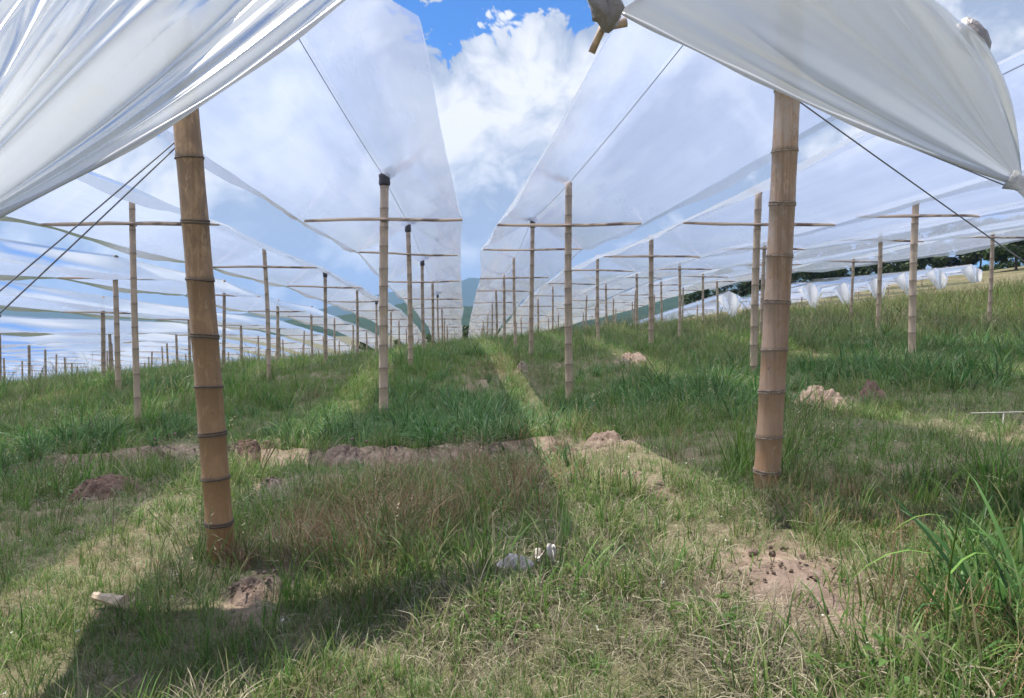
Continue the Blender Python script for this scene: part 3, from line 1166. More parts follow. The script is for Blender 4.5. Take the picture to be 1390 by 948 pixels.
def far_block():
    for k, (px, pt, pb) in enumerate(FLAPS):
        Y = 58.0 + 2.2 * k
        top = at_y(px, pt, Y)
        low = at_y(px + 7, pb + 7, Y - 0.6)
        x = top[0]
        hw = 1.45
        ez = top[2] - 0.75
        root = obj('distant_cover', None, None, (x, Y, 0))
        V = []
        ys = np.linspace(0, 34, 16)
        ns = 5
        for y in ys:
            g = float(ground_base(x, Y + y)) - float(ground_base(x, Y))
            for j in range(2 * ns + 1):
                s = (j - ns) / ns
                V.append((s * hw * 0.9, y, top[2] + g - 0.75 * abs(s) - 0.08 * math.sin(math.pi * abs(s))))
        obj('roof_film', mesh('roof_film', V, grid_faces(len(ys), 2 * ns + 1), (M_FILM,)), root)
        # pinched triangular end hanging down
        rn = np.random.default_rng(60 + k)
        V = []
        nu, nv = 26, 12
        ph = rn.uniform(0, 6)
        for i in range(nu):
            u = i / (nu - 1) * 2 - 1
            T = np.array([u * hw * 0.72, 0, top[2] - 0.55 * abs(u)])
            for j in range(nv):
                v = j / (nv - 1)
                Dp = np.array([low[0] - x + 0.10 * u, -0.5, low[2] + 0.1 * abs(u)])
                P = T * (1 - v) + Dp * v
                P[1] += 0.22 * math.sin(4.2 * u + ph + v) * math.sin(math.pi * min(1, v + 0.1)) - 0.15 * math.sin(math.pi * v)
                V.append(P)
        obj('end_flap', mesh('end_flap', V, grid_faces(nu, nv), (M_END,)), root)
        V, Fc = tube([(0, 0, top[2] + 0.02), (0, 17, top[2] + 0.02 + float(ground_base(x, Y + 17) - ground_base(x, Y))), (0, 34, top[2] + 0.02 + float(ground_base(x, Y + 34) - ground_base(x, Y)))], 0.01, 5)
        obj('ridge_wire', mesh('ridge_wire', V, Fc, (M_WIRE,)), root)
        which = 'leftmost' if k == 0 else ('rightmost' if k == len(FLAPS) - 1 else ORD[k] + ' from the left')
        tag(root, f'distant plastic cover on the slope with white pinched end, {which} of seven', 'plastic cover', 'distant covers on the right slope')
        for q, dy in enumerate((0.15, 8.0)):
            gy = Y + dy
            gz = float(ground_z(x, gy))
            H = top[2] + float(ground_base(x, gy)) - float(ground_base(x, Y)) - gz
            p = obj('distant_bamboo_post', None, None, (x, gy, gz))
            obj('pole', pole_mesh('pole', H, 0.065, M_BAMBOO_SLIM, list(np.arange(0.3, H - 0.1, 0.5)), (0, 0), 0.0, 8), p)
            obj('crossbar', lath_mesh('crossbar', 2 * hw, 0.02, 0.035, 0.01, k + q), p, (0, -0.08, H - 0.78))
            tag(p, f'distant post under the pinched cover {which} of seven, ' + ('at its front end' if q == 0 else 'second from its front'), 'post', 'posts under the distant covers')


far_block()

# ------------------------------------------------------------------ heaps, clods and litter


def lump(name, w, dpt, h, seed, mat, nu=64, nv=26, rough=0.22):
    rn = np.random.default_rng(seed)
    off = rn.uniform(0, 100, 2)
    A = np.repeat(np.linspace(0, 2 * math.pi, nu, endpoint=False), nv)
    Fv = np.tile(np.linspace(0, 1, nv), nu)
    rr = 1 - Fv
    cx, cyv = rr * np.cos(A), rr * np.sin(A)
    rim = 1 + 0.9 * fbm(off[0] + np.cos(A), off[1] + np.sin(A), 1.3, 3)
    x, y = cx * rim, cyv * rim
    prof = (1 - rr ** 2.2) ** 0.8
    z = prof * (1 + 1.3 * rough * 4 * fbm(x + off[0], y + off[1], 1.8, 4) - rough * 1.5 * np.abs(fbm(x + off[1], y + off[0], 4.5, 3)) * 3)
    z = z + 0.10 * prof * fbm(x, y + off[0], 11, 2)
    jx = 0.10 * fbm(x + off[0], y, 6, 2)
    jy = 0.10 * fbm(x, y + off[1], 6, 2)
    fx, fy = x * w + off[0], y * dpt + off[1]
    fine = 0.045 * fbm(fx, fy, 7, 3) + 0.05 * np.maximum(0, fbm(fx + 5, fy, 13, 2)) - 0.01
    V = np.column_stack([w * (x + jx * rr), dpt * (y + jy * rr), h * z + fine * np.minimum(1, 4 * (1 - rr)) * min(1, h / 0.1) - 0.06 * rr ** 4])
    return mesh(name, V, grid_faces(nu, nv, True), (mat,))


HEAP_SPOTS = []
LUMPS = [  # px, py (foot), half width px, depth m, height m, material, name, label, category
    (1088, 802, 104, 0.34, 0.05, 'M_SOIL', 'soil_mound', 'wide low mound of bare brown soil in front of the right thick post', 'soil mound'),
    (1128, 556, 42, 0.42, 0.24, 'M_SOIL', 'soil_mound', 'rounded soil heap right of the right thick post, grass behind it', 'soil mound'),
    (348, 822, 46, 0.20, 0.12, 'M_SOIL', 'soil_mound', 'small soil heap in the grass just below the leaning thick post', 'soil mound'),
    (132, 678, 52, 0.22, 0.17, 'M_SOIL_RED', 'soil_clod', 'reddish clod of earth at far left with a pale stone before it', 'clod'),
    (120, 682, 17, 0.07, 0.07, 'M_STONE', 'pale_stone', 'small pale stone against the reddish clod at far left', 'stone'),
    (216, 620, 38, 0.26, 0.25, 'M_SOIL_RED', 'soil_clod', 'dark red clod on the ditch edge left of the leaning thick post', 'clod'),
    (333, 619, 25, 0.18, 0.15, 'M_SOIL_RED', 'soil_clod', 'grey brown clod on the ditch edge just right of the leaning thick post', 'clod'),
    (362, 610, 16, 0.15, 0.12, 'M_SOIL_RED', 'soil_clod', 'small dark clod touching the ditch edge, second right of the leaning post', 'clod'),
    (470, 622, 32, 0.20, 0.17, 'M_SOIL', 'soil_clod', 'pale brown clod on the ditch edge left below the dark broad grass', 'clod'),
    (527, 624, 25, 0.20, 0.18, 'M_SOIL', 'soil_clod', 'brown clod at the ditch edge under the second post of the left row', 'clod'),
    (362, 664, 20, 0.13, 0.08, 'M_SOIL', 'soil_clod', 'flat soil clod in short grass between leaning post and dry rusty grass', 'clod'),
    (765, 613, 46, 0.32, 0.20, 'M_SOIL_RED', 'soil_clod', 'broken reddish bank of earth in the middle below the central gap', 'clod'),
    (826, 606, 36, 0.34, 0.17, 'M_SOIL', 'soil_clod', 'tall pale lump of earth right of the broken reddish bank', 'clod'),
    (846, 656, 40, 0.16, 0.07, 'M_SOIL_RED', 'soil_clod', 'low strip of reddish bare soil below the tall pale lump', 'clod'),
    (898, 676, 22, 0.14, 0.07, 'M_SOIL', 'soil_clod', 'small flat patch of soil right below the low reddish strip', 'clod'),
    (709, 504, 9, 0.16, 0.18, 'M_STONE', 'field_stone', 'pale stone lying on the grassy track in the central gap', 'stone'),
    (862, 491, 20, 0.5, 0.26, 'M_SOIL', 'soil_mound', 'distant soil heap under the covers right of the first right row', 'soil mound'),
    (1190, 474, 20, 0.5, 0.22, 'M_SOIL', 'soil_mound', 'distant soil heap on the slope left of the third right row', 'soil mound'),
    (1196, 545, 20, 0.3, 0.22, 'M_SOIL_RED', 'soil_mound', 'small grassy red soil heap right of the rounded soil heap', 'soil mound'),
    (120, 632, 50, 0.3, 0.16, 'M_SOIL', 'soil_clod', 'long sloping bank of bare soil at far left behind the reddish clod', 'clod'),
    (320, 815, 14, 0.06, 0.06, 'M_STONE', 'soil_crumb', 'pale crumb of soil at the left foot of the small soil heap', 'clod'),
]
for q, (px, py, hw_, dp, h, mt, nm, lab, cat) in enumerate(LUMPS):
    x, y = on_ground(px, py)
    w = hw_ * y / FPX
    y2 = y + dp * 0.6
    gz = float(ground_z(x, y2))
    o = obj(nm, lump(nm, w, dp, h, 70 + q, globals()[mt], rough=0.12 if h < 0.1 else 0.25), None, (x, y2, gz - 0.01))
    tag(o, lab, cat)
    HEAP_SPOTS.append((x, y2, w, dp))

# split piece of wood in the grass, lower left
x, y = on_ground(148, 834)
gz = float(ground_z(x, y))
V = []
n = 8
for i in range(n):
    f = i / (n - 1)
    for a, b in ((-0.022, 0.0), (0.022, 0.0), (0.026, 0.018), (0.01, 0.032 + 0.004 * math.sin(i * 2)), (-0.012, 0.03), (-0.026, 0.014)):
        V.append(((f - 0.5) * 0.19, a * (0.7 + 0.7 * f), b * (0.8 + 0.5 * f) + 0.003 * math.sin(i * 3.1)))
Fc = []
for i in range(n - 1):
    for q in range(6):
        Fc.append((i * 6 + q, i * 6 + (q + 1) % 6, (i + 1) * 6 + (q + 1) % 6, (i + 1) * 6 + q))
Fc += [tuple(range(5, -1, -1)), tuple((n - 1) * 6 + q for q in range(6))]
o = obj('split_wood', mesh('split_wood', V, Fc, (M_SPLIT,), False), None, (x, y, gz + 0.03))
o.rotation_euler = (0.15, 0.06, -0.42)
tag(o, 'short pale piece of split wood lying in the grass at lower left', 'wood')


def scrap(px, py, w, h, seed, label):
    x, y = on_ground(px, py)
    gz = float(ground_z(x, y))
    rn = np.random.default_rng(seed)
    n = 11
    V = []
    for i in range(n):
        for j in range(n):
            u, v = i / (n - 1) * 2 - 1, j / (n - 1) * 2 - 1
            e = 1 + 0.25 * math.sin(5 * math.atan2(v, u) + seed)
            V.append((u * w * e, v * w * 0.7 * e, h * (0.5 + 0.5 * math.sin(3.5 * u + 2 * v + seed)) * (1 - 0.4 * abs(u * v)) + rn.normal(0, 0.006)))
    o = obj('plastic_scrap', mesh('plastic_scrap', V, grid_faces(n, n), (M_SCRAP,), False), None, (x, y, gz + 0.06))
    o.rotation_euler = (0.35, 0.1, seed)
    tag(o, label, 'plastic scrap')


scrap(698, 790, 0.075, 0.06, 1, 'grey crumpled plastic scrap in dry grass, left of two scraps')
scrap(741, 772, 0.060, 0.08, 2, 'pinkish white crumpled plastic scrap in dry grass, right of two scraps')

# thin white rail at the right edge
pa = np.array(on_ground(1318, 592))
P0 = np.array([pa[0], pa[1], float(ground_z(*pa)) + 0.16])
P1 = np.array([P0[0] + 1.1, P0[1] - 0.1, P0[2] + 0.03])
root = obj('white_rail', None, None, tuple(P0 - (0, 0, 0.16)))
V, Fc = tube([(0, 0, 0.16), tuple(P1 - P0 + (0, 0, 0.16))], 0.005, 6)
obj('bar', mesh('bar', V, Fc, (M_STRING,)), root)
for f in (0.22, 0.85):
    p = (P1 - P0) * f
    V, Fc = tube([(p[0], p[1], -0.1), (p[0], p[1], 0.165)], 0.005, 6)
    obj('stake', mesh('stake', V, Fc, (M_STRING,)), root)
tag(root, 'thin whitish rail low in the grass at the right edge', 'rail')

# ------------------------------------------------------------------ vegetation
LIB = []


def tuft(name, mat, nbl, length, width, spread, lean, seg=4, tone=(0, 1), curl=1.0, seed=0, flat=0.0):
    rn = np.random.default_rng(seed)
    V, Fc, T = [], [], []
    for b in range(nbl):
        a = rn.uniform(0, 2 * math.pi)
        r0 = spread * math.sqrt(rn.random())
        bx, by = r0 * math.cos(a + rn.normal(0, 1)), r0 * math.sin(a + rn.normal(0, 1))
        Lb = length * rn.uniform(0.5, 1.15)
        wb = width * rn.uniform(0.6, 1.2)
        ln = lean * rn.uniform(0.3, 1.4)
        tn = rn.uniform(*tone)
        base = len(V)
        dx, dy = math.cos(a), math.sin(a)
        px_, py_ = -dy, dx
        tw = rn.uniform(-0.8, 0.8)
        x, y, z = bx, by, -0.01 if not flat else rn.uniform(0.0, flat)
        ang = ln * 0.35
        for s in range(seg + 1):
            f = s / seg
            w = wb * (1 - f ** 1.6) * (0.55 + 0.45 * min(1, f * 4)) if s < seg else 0.0
            ox, oy = px_ * w / 2, py_ * w / 2
            oz = tw * w * 0.35
            if s < seg:
                V += [(x - ox, y - oy, z - oz), (x + ox, y + oy, z + oz)]
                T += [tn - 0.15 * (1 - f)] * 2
            else:
                V.append((x, y, z))
                T.append(tn)
            st = Lb / seg
            x += dx * st * math.sin(ang)
            y += dy * st * math.sin(ang)
            z += st * math.cos(ang)
            if flat and z < 0.0:
                z = rn.uniform(0, 0.015)
            ang += ln * curl / seg * (1 + f)
            ang = min(ang, 2.5 if not flat else 1.75)
        for s in range(seg - 1):
            q = base + 2 * s
            Fc.append((q, q + 1, q + 3, q + 2))
        q = base + 2 * (seg - 1)
        Fc.append((q, q + 1, q + 2))
    return mesh(name, V, Fc, (mat,), True, {'tone': np.clip(T, 0, 1)})


def seed_tuft(name, mat, n, length, seed):
    """stalks that carry small seed heads"""
    rn = np.random.default_rng(seed)
    me_parts = []
    V, Fc, T = [], [], []
    for b in range(n):
        a = rn.uniform(0, 6.28)
        r0 = 0.07 * math.sqrt(rn.random())
        x0, y0 = r0 * math.cos(a), r0 * math.sin(a)
        L_ = length * rn.uniform(0.6, 1.15)
        ln = rn.uniform(0.1, 0.5)
        P = [(x0 + math.cos(a) * L_ * ln * f * f, y0 + math.sin(a) * L_ * ln * f * f, L_ * f * (1 - 0.15 * f)) for f in (0, 0.35, 0.7, 1.0)]
        tone = rn.uniform(0.1, 0.6)
        for i in range(3):
            p, q = P[i], P[i + 1]
            k = len(V)
            w = 0.0016
            V += [(p[0] - w, p[1] + w, p[2]), (p[0] + w, p[1] - w, p[2]), (q[0] + w, q[1] - w, q[2]), (q[0] - w, q[1] + w, q[2])]
            T += [tone] * 4
            Fc.append((k, k + 1, k + 2, k + 3))
        e = np.array(P[3])
        for q in range(5):
            k = len(V)
            t = rn.uniform(0, 6.28)
            h = e + np.array([0, 0, -0.09 * q / 5])
            o = np.array([math.cos(t), math.sin(t), 0.4]) * rn.uniform(0.015, 0.03)
            s = np.array([-math.sin(t), math.cos(t), 0]) * 0.004
            V += [tuple(h - s), tuple(h + s), tuple(h + o)]
            T += [rn.uniform(0.65, 1.0)] * 3
            Fc.append((k, k + 1, k + 2))
    return mesh(name, V, Fc, (mat,), True, {'tone': np.clip(T, 0, 1)})


def weed_mesh(name, mat, n, size, height, seed):
    rn = np.random.default_rng(seed)
    V, Fc, T = [], [], []
    for b in range(n):
        a = rn.uniform(0, 6.28)
        r = rn.uniform(0.01, 0.10)
        z = height * rn.uniform(0.2, 1.0)
        c = np.array([r * math.cos(a), r * math.sin(a), z])
        u = np.array([math.cos(a), math.sin(a), rn.uniform(-0.3, 0.5)])
        s = np.array([-math.sin(a), math.cos(a), rn.uniform(-0.3, 0.3)])
        L_ = size * rn.uniform(0.6, 1.3)
        w = L_ * rn.uniform(0.16, 0.30)
        k = len(V)
        V += [tuple(c), tuple(c + u * L_ * 0.4 - s * w + (0, 0, 0.01)), tuple(c + u * L_ * 0.45 + (0, 0, -0.004)), tuple(c + u * L_ * 0.4 + s * w + (0, 0, 0.01)), tuple(c + u * L_ - (0, 0, 0.2 * L_))]
        T += [rn.uniform(0, 1)] * 5
        Fc += [(k, k + 1, k + 2), (k, k + 2, k + 3), (k + 1, k + 4, k + 2), (k + 2, k + 4, k + 3)]
        k = len(V)
        V += [(0.002, 0, 0), (-0.002, 0, 0), tuple(c)]
        T += [0.3] * 3
        Fc.append((k, k + 1, k + 2))
    return mesh(name, V, Fc, (mat,), True, {'tone': T})


# sample spots round the camera: dense close by, sparser and larger farther off
def spots(n, rmin, rmax, power):
    az = np.radians(RNG.uniform(-46, 52, n))
    u = RNG.random(n)
    r = (rmin ** power + u * (rmax ** power - rmin ** power)) ** (1 / power)
    return r * np.sin(az), r * np.cos(az), r


def blob(px, py, rx, ry):
    """a plant zone measured at a photograph pixel, as an ellipse on the ground"""
    x, y = on_ground(px, py)
    y0 = on_ground(px, min(947, py + ry))[1]
    y1 = on_ground(px, py - ry)[1] if py - ry > 470 else y + 2.5 * (y - y0)
    return x, y, rx * y / FPX, max(0.15, (y1 - y0) / 2)


def zone(x, y, blobs):
    r = np.zeros(len(x))
    for (bx, by, rx, ry, w) in blobs:
        r = np.maximum(r, w * np.exp(-(((x - bx) / rx) ** 2 + ((y - by) / ry) ** 2) ** 1.5))
    return r


def B(*rows):
    return [(*blob(px, py, rx, ry), w) for px, py, rx, ry, w in rows]


Z_BARE = B((1085, 775, 95, 34, 1), (1128, 545, 34, 14, 0.9), (345, 808, 36, 16, 0.9), (130, 668, 40, 14, 0.8), (765, 602, 42, 14, 0.85), (846, 652, 36, 9, 0.8), (898, 672, 24, 8, .7), (470, 612, 24, 8, .7), (215, 612, 24, 9, .7), (303, 778, 30, 16, .8), (1040, 668, 26, 12, .7), (148, 834, 34, 16, .85), (700, 792, 28, 12, .85), (742, 774, 22, 12, .85))
Z_DRY = B((760, 860, 300, 130, 0.95), (900, 720, 150, 60, 0.5), (1000, 900, 230, 70, 0.9), (735, 540, 28, 34, 0.8), (760, 760, 200, 60, 0.6), (180, 900, 160, 60, 0.4), (1370, 560, 60, 30, 0.5), (560, 900, 120, 60, .6))
Z_RUST = B((480, 730, 140, 60, 1.0), (640, 670, 120, 34, 0.7), (420, 790, 90, 34, 0.8), (680, 500, 40, 12, 0.7), (1170, 690, 120, 40, 0.5))
Z_SEDGE = B((600, 575, 110, 38, 1.0), (440, 585, 70, 20, 0.8), (940, 540, 100, 26, 1.0), (1180, 510, 120, 22, 0.9), (1340, 490, 90, 26, 0.9), (40, 620, 70, 40, 0.9), (700, 585, 40, 30, 0.8), (280, 580, 50, 20, 0.7), (1350, 780, 50, 50, 0.35), (1360, 860, 50, 60, 0.4))
Z_TALL = B((575, 505, 50, 22, 1.0), (350, 550, 70, 26, 0.9), (250, 570, 60, 22, 0.7), (60, 690, 80, 50, 0.7), (860, 580, 60, 20, 0.5), (300, 870, 80, 60, 0.8), (1250, 640, 120, 50, 0.6), (1330, 800, 70, 60, 0.4), (780, 545, 30, 14, 0.8), (470, 540, 70, 20, .6), (120, 560, 120, 20, .6))
TRACK = [on_ground(720, 948), on_ground(760, 760), on_ground(790, 650), on_ground(740, 560), on_ground(715, 505), on_ground(690, 485)]
FEET = [(-1.37, 4.42), (1.86, 4.60)]
POSTS_XY = [(s[1], s[0]) for r in (-1, 1, -2, 2) for s in STATIONS[r][:3]]


def scatter(name, label, cat, meshes, x, y, scale, tilt=0.15, dz=0.0):
    keep = np.ones(len(x), bool)
    x, y, scale = x[keep], y[keep], scale[keep]
    z = ground_z(x, y) + dz
    n = len(x)
    m = bpy.data.meshes.new(name)
    m.vertices.add(n)
    m.vertices.foreach_set('co', np.column_stack([x, y, z]).ravel())
    rot = np.column_stack([RNG.normal(0, tilt, n), RNG.normal(0, tilt, n), RNG.uniform(0, 6.283, n)])
    a = m.attributes.new('rot', 'FLOAT_VECTOR', 'POINT')
    a.data.foreach_set('vector', rot.ravel().astype(np.float32))
    a = m.attributes.new('size', 'FLOAT', 'POINT')
    a.data.foreach_set('value', scale.astype(np.float32))
    a = m.attributes.new('pick', 'INT', 'POINT')
    a.data.foreach_set('value', RNG.integers(0, len(meshes), n).astype(np.int32))
    m.update()
    o = obj(name, m)
    c = bpy.data.collections.new(name + '_library')
    for q, me in enumerate(meshes):
        c.objects.link(bpy.data.objects.new(f'{name}_{q:02d}', me))
    g = bpy.data.node_groups.new(name, 'GeometryNodeTree')
    g.interface.new_socket('Geometry', in_out='INPUT', socket_type='NodeSocketGeometry')
    g.interface.new_socket('Geometry', in_out='OUTPUT', socket_type='NodeSocketGeometry')
    N, L = g.nodes, g.links
    gi = N.new('NodeGroupInput')
    go = N.new('NodeGroupOutput')
    m2p = N.new('GeometryNodeMeshToPoints')
    iop = N.new('GeometryNodeInstanceOnPoints')
    ci = N.new('GeometryNodeCollectionInfo')
    ci.inputs['Collection'].default_value = c
    ci.inputs['Separate Children'].default_value = True
    ci.inputs['Reset Children'].default_value = True

    def na(nm, typ):
        q = N.new('GeometryNodeInputNamedAttribute')
        q.data_type = typ
        q.inputs['Name'].default_value = nm
        return q.outputs['Attribute']
    L.new(gi.outputs[0], m2p.inputs['Mesh'])
    L.new(m2p.outputs[0], iop.inputs['Points'])
    L.new(ci.outputs[0], iop.inputs['Instance'])
    iop.inputs['Pick Instance'].default_value = True
    L.new(na('pick', 'INT'), iop.inputs['Instance Index'])
    L.new(na('rot', 'FLOAT_VECTOR'), iop.inputs['Rotation'])
    L.new(na('size', 'FLOAT'), iop.inputs['Scale'])
    L.new(iop.outputs[0], go.inputs[0])
    md = o.modifiers.new('scatter', 'NODES')
    md.node_group = g
    tag(o, label, cat, None, 'stuff')
    return o


def grow(n, rmin, rmax, power, weight, size_near, size_far, rough=0.35):
    x, y, r = spots(n, rmin, rmax, power)
    w = weight(x, y)
    k = RNG.random(n) < w
    x, y, r = x[k], y[k], r[k]
    f = np.clip((r - rmin) / (45 - rmin), 0, 1)
    s = (size_near * (1 - f) + size_far * f) * np.exp(np.clip(RNG.normal(0, rough, len(x)), -0.8, 0.55)) * (0.72 + 0.75 * smooth01(-0.18, 0.2, fbm(x + 91, y + 13, 0.8, 3)))
    return x, y, s


def heap_clear(x, y):
    d = seg_dist(x, y, LEDGE)
    bare = 0.96 * np.exp(-(d / 0.27) ** 4) * smooth01(-0.30, -0.02, fbm(x + 7, y, 0.9, 2))
    return (1 - zone(x, y, Z_BARE)) * (1 - bare)


Z_BARE += [(hx, hy - 0.25 * hd, hw_ * 1.25, hd + 0.30, 0.96) for hx, hy, hw_, hd in HEAP_SPOTS]


def patchy(x, y, s, lo, hi, seed=0):
    return smooth01(lo, hi, fbm(x + seed, y - seed, s, 3))


def mark_dug_soil():
    m = bpy.data.objects['ground'].data
    co = np.empty(len(m.vertices) * 3)
    m.vertices.foreach_get('co', co)
    co = co.reshape(-1, 3)
    near = (np.abs(co[:, 0]) < 30) & (co[:, 1] > 0) & (co[:, 1] < 40)
    val = np.zeros(len(co), dtype=np.float32)
    x, y = co[near, 0], co[near, 1]
    val[near] = np.maximum(zone(x, y, Z_BARE), np.exp(-(seg_dist(x, y, LEDGE) / 0.32) ** 4))
    at = m.attributes.new('dug', 'FLOAT', 'POINT')
    at.data.foreach_set('value', val)


mark_dug_soil()


def build_grass():
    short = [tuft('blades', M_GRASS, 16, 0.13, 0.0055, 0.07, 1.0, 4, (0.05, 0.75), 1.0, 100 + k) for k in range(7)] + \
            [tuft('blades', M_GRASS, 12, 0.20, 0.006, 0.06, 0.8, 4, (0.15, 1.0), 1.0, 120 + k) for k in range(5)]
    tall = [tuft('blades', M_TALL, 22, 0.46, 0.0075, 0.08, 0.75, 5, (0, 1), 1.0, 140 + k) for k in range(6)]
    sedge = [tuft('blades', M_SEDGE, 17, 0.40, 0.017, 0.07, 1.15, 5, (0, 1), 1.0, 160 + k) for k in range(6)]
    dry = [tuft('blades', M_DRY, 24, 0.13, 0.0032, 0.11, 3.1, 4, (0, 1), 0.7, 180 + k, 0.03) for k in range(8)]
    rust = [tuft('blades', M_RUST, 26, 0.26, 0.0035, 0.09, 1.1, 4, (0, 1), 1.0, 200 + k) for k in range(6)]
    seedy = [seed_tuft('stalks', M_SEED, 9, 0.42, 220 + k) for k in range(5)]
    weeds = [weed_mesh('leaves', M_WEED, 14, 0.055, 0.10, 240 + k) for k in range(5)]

    def w_short(x, y):
        return heap_clear(x, y) * (1 - 0.58 * zone(x, y, Z_DRY)) * (0.45 + 0.55 * patchy(x, y, 1.1, -0.12, 0.12))
    scatter('meadow_grass', 'short green meadow grass covering the ground', 'grass', short, *grow(110000, 1.4, 48, 0.92, w_short, 0.62, 2.4))

    def w_dry(x, y):
        return (1 - 0.75 * zone(x, y, Z_BARE)) * np.maximum(zone(x, y, Z_DRY), np.maximum(0.22 + 0.25 * patchy(x, y, 1.0, -0.05, 0.2, 9), 0.6 * np.exp(-(seg_dist(x, y, TRACK) / 0.30) ** 2)))
    scatter('dry_straw', 'flattened dry straw lying over the foreground', 'straw', dry, *grow(85000, 1.4, 40, 0.8, w_dry, 0.58, 1.9))

    def w_tall(x, y):
        b = heap_clear(x, y)
        far = smooth01(9, 16, np.hypot(x, y)) * (0.5 * patchy(x, y, 0.5, -0.05, 0.15, 4) + 0.12)
        tr = 1 - 0.9 * np.exp(-(seg_dist(x, y, TRACK) / 0.45) ** 2)
        return b * tr * np.maximum(zone(x, y, Z_TALL), far) * 0.9
    scatter('tall_grass', 'tall fresh green grass in clumps between the posts', 'grass', tall, *grow(26000, 1.8, 50, 1.15, w_tall, 0.5, 0.95, 0.25))

    def w_sedge(x, y):
        far = smooth01(10, 18, np.hypot(x, y)) * 0.30 * patchy(x, y, 0.4, 0.0, 0.15, 21)
        return heap_clear(x, y) * np.maximum(zone(x, y, Z_SEDGE), far)
    scatter('broad_bladed_grass', 'dark broad-bladed grass in dense patches', 'grass', sedge, *grow(52000, 1.8, 48, 1.15, w_sedge, 0.66, 1.0, 0.25))

    def w_rust(x, y):
        return heap_clear(x, y) * np.maximum(zone(x, y, Z_RUST), 0.10 * patchy(x, y, 0.8, 0.0, 0.2, 33))
    scatter('rusty_grass', 'reddish brown half-dry grass by the leaning post', 'grass', rust, *grow(26000, 1.6, 30, 1.0, w_rust, 0.75, 1.2, 0.25))

    def w_seed(x, y):
        right = smooth01(2.0, 8.0, x) * smooth01(9, 14, y)
        return heap_clear(x, y) * np.maximum(0.75 * right * patchy(x, y, 0.35, -0.15, 0.1, 40), 0.16 * patchy(x, y, 0.9, -0.05, 0.2, 41))
    scatter('seeding_grass', 'brownish grass in seed on the right slope', 'grass', seedy, *grow(26000, 3.8, 48, 1.25, w_seed, 0.7, 1.35, 0.25))

    def w_weed(x, y):
        return heap_clear(x, y) * 0.3 * patchy(x, y, 1.1, 0.0, 0.2, 55)
    scatter('leafy_weeds', 'small broad-leaved weeds among the grass', 'weeds', weeds, *grow(14000, 1.5, 22, 1.0, w_weed, 0.42, 1.4))

    # dense clumps of arching broad blades
    cx_, cy_ = [], []
    for px, py, rx, ry, n in ((610, 596, 92, 20, 120), (455, 598, 50, 12, 40), (940, 556, 80, 14, 70), (1180, 520, 80, 12, 50), (785, 562, 24, 8, 16), (40, 640, 50, 20, 40), (1350, 800, 40, 30, 3)):
        bx, by, wx, wy = blob(px, py, rx, ry)
        cx_.append(bx + RNG.normal(0, 0.5, n) * wx)
        cy_.append(by + RNG.normal(0, 0.5, n) * wy)
    cx_, cy_ = np.concatenate(cx_), np.concatenate(cy_)
    k = RNG.random(len(cx_)) < heap_clear(cx_, cy_)
    cx_, cy_ = cx_[k], cy_[k]
    scatter('arching_grass', 'dense arching broad-bladed grass clumps behind the ditch', 'grass', sedge, cx_, cy_, np.exp(RNG.normal(-0.05, 0.2, len(cx_))))

    # longer grass round the feet of the posts
    fx, fy = [], []
    for (qx, qy) in POSTS_XY + FEET:
        n = 26 if (qx, qy) not in FEET else 12
        a = RNG.uniform(0, 6.283, n)
        q = 0.07 + np.abs(RNG.normal(0, 0.10, n))
        fx.append(qx + q * np.cos(a))
        fy.append(qy + q * np.sin(a))
    fx, fy = np.concatenate(fx), np.concatenate(fy)
    scatter('post_foot_grass', 'grass tufts growing close round the feet of the posts', 'grass', short + tall[:3], fx, fy, np.exp(RNG.normal(-0.35, 0.3, len(fx))))

    # tiny pale scraps and petals scattered in the foreground
    fl = []
    for k in range(3):
        rn = np.random.default_rng(300 + k)
        V, Fc = [], []
        for b in range(3):
            a = rn.uniform(0, 6.28)
            c = np.array([0, 0, 0.03 + 0.03 * k])
            u = np.array([math.cos(a), math.sin(a), rn.uniform(-0.2, 0.7)]) * 0.016
            s = np.array([-math.sin(a), math.cos(a), 0.3]) * 0.004
            q = len(V)
            V += [tuple(c), tuple(c + u * 0.5 - s), tuple(c + u), tuple(c + u * 0.5 + s)]
            Fc.append((q, q + 1, q + 2, q + 3))
        fl.append(mesh('fleck', V, Fc, (M_WHITEBIT,), False))
    x, y, r = spots(80, 2.6, 7, 1.2)
    scatter('white_flecks', 'tiny white flecks scattered in the foreground grass', 'flecks', fl, x, y, np.full(len(x), 0.85))


build_grass()


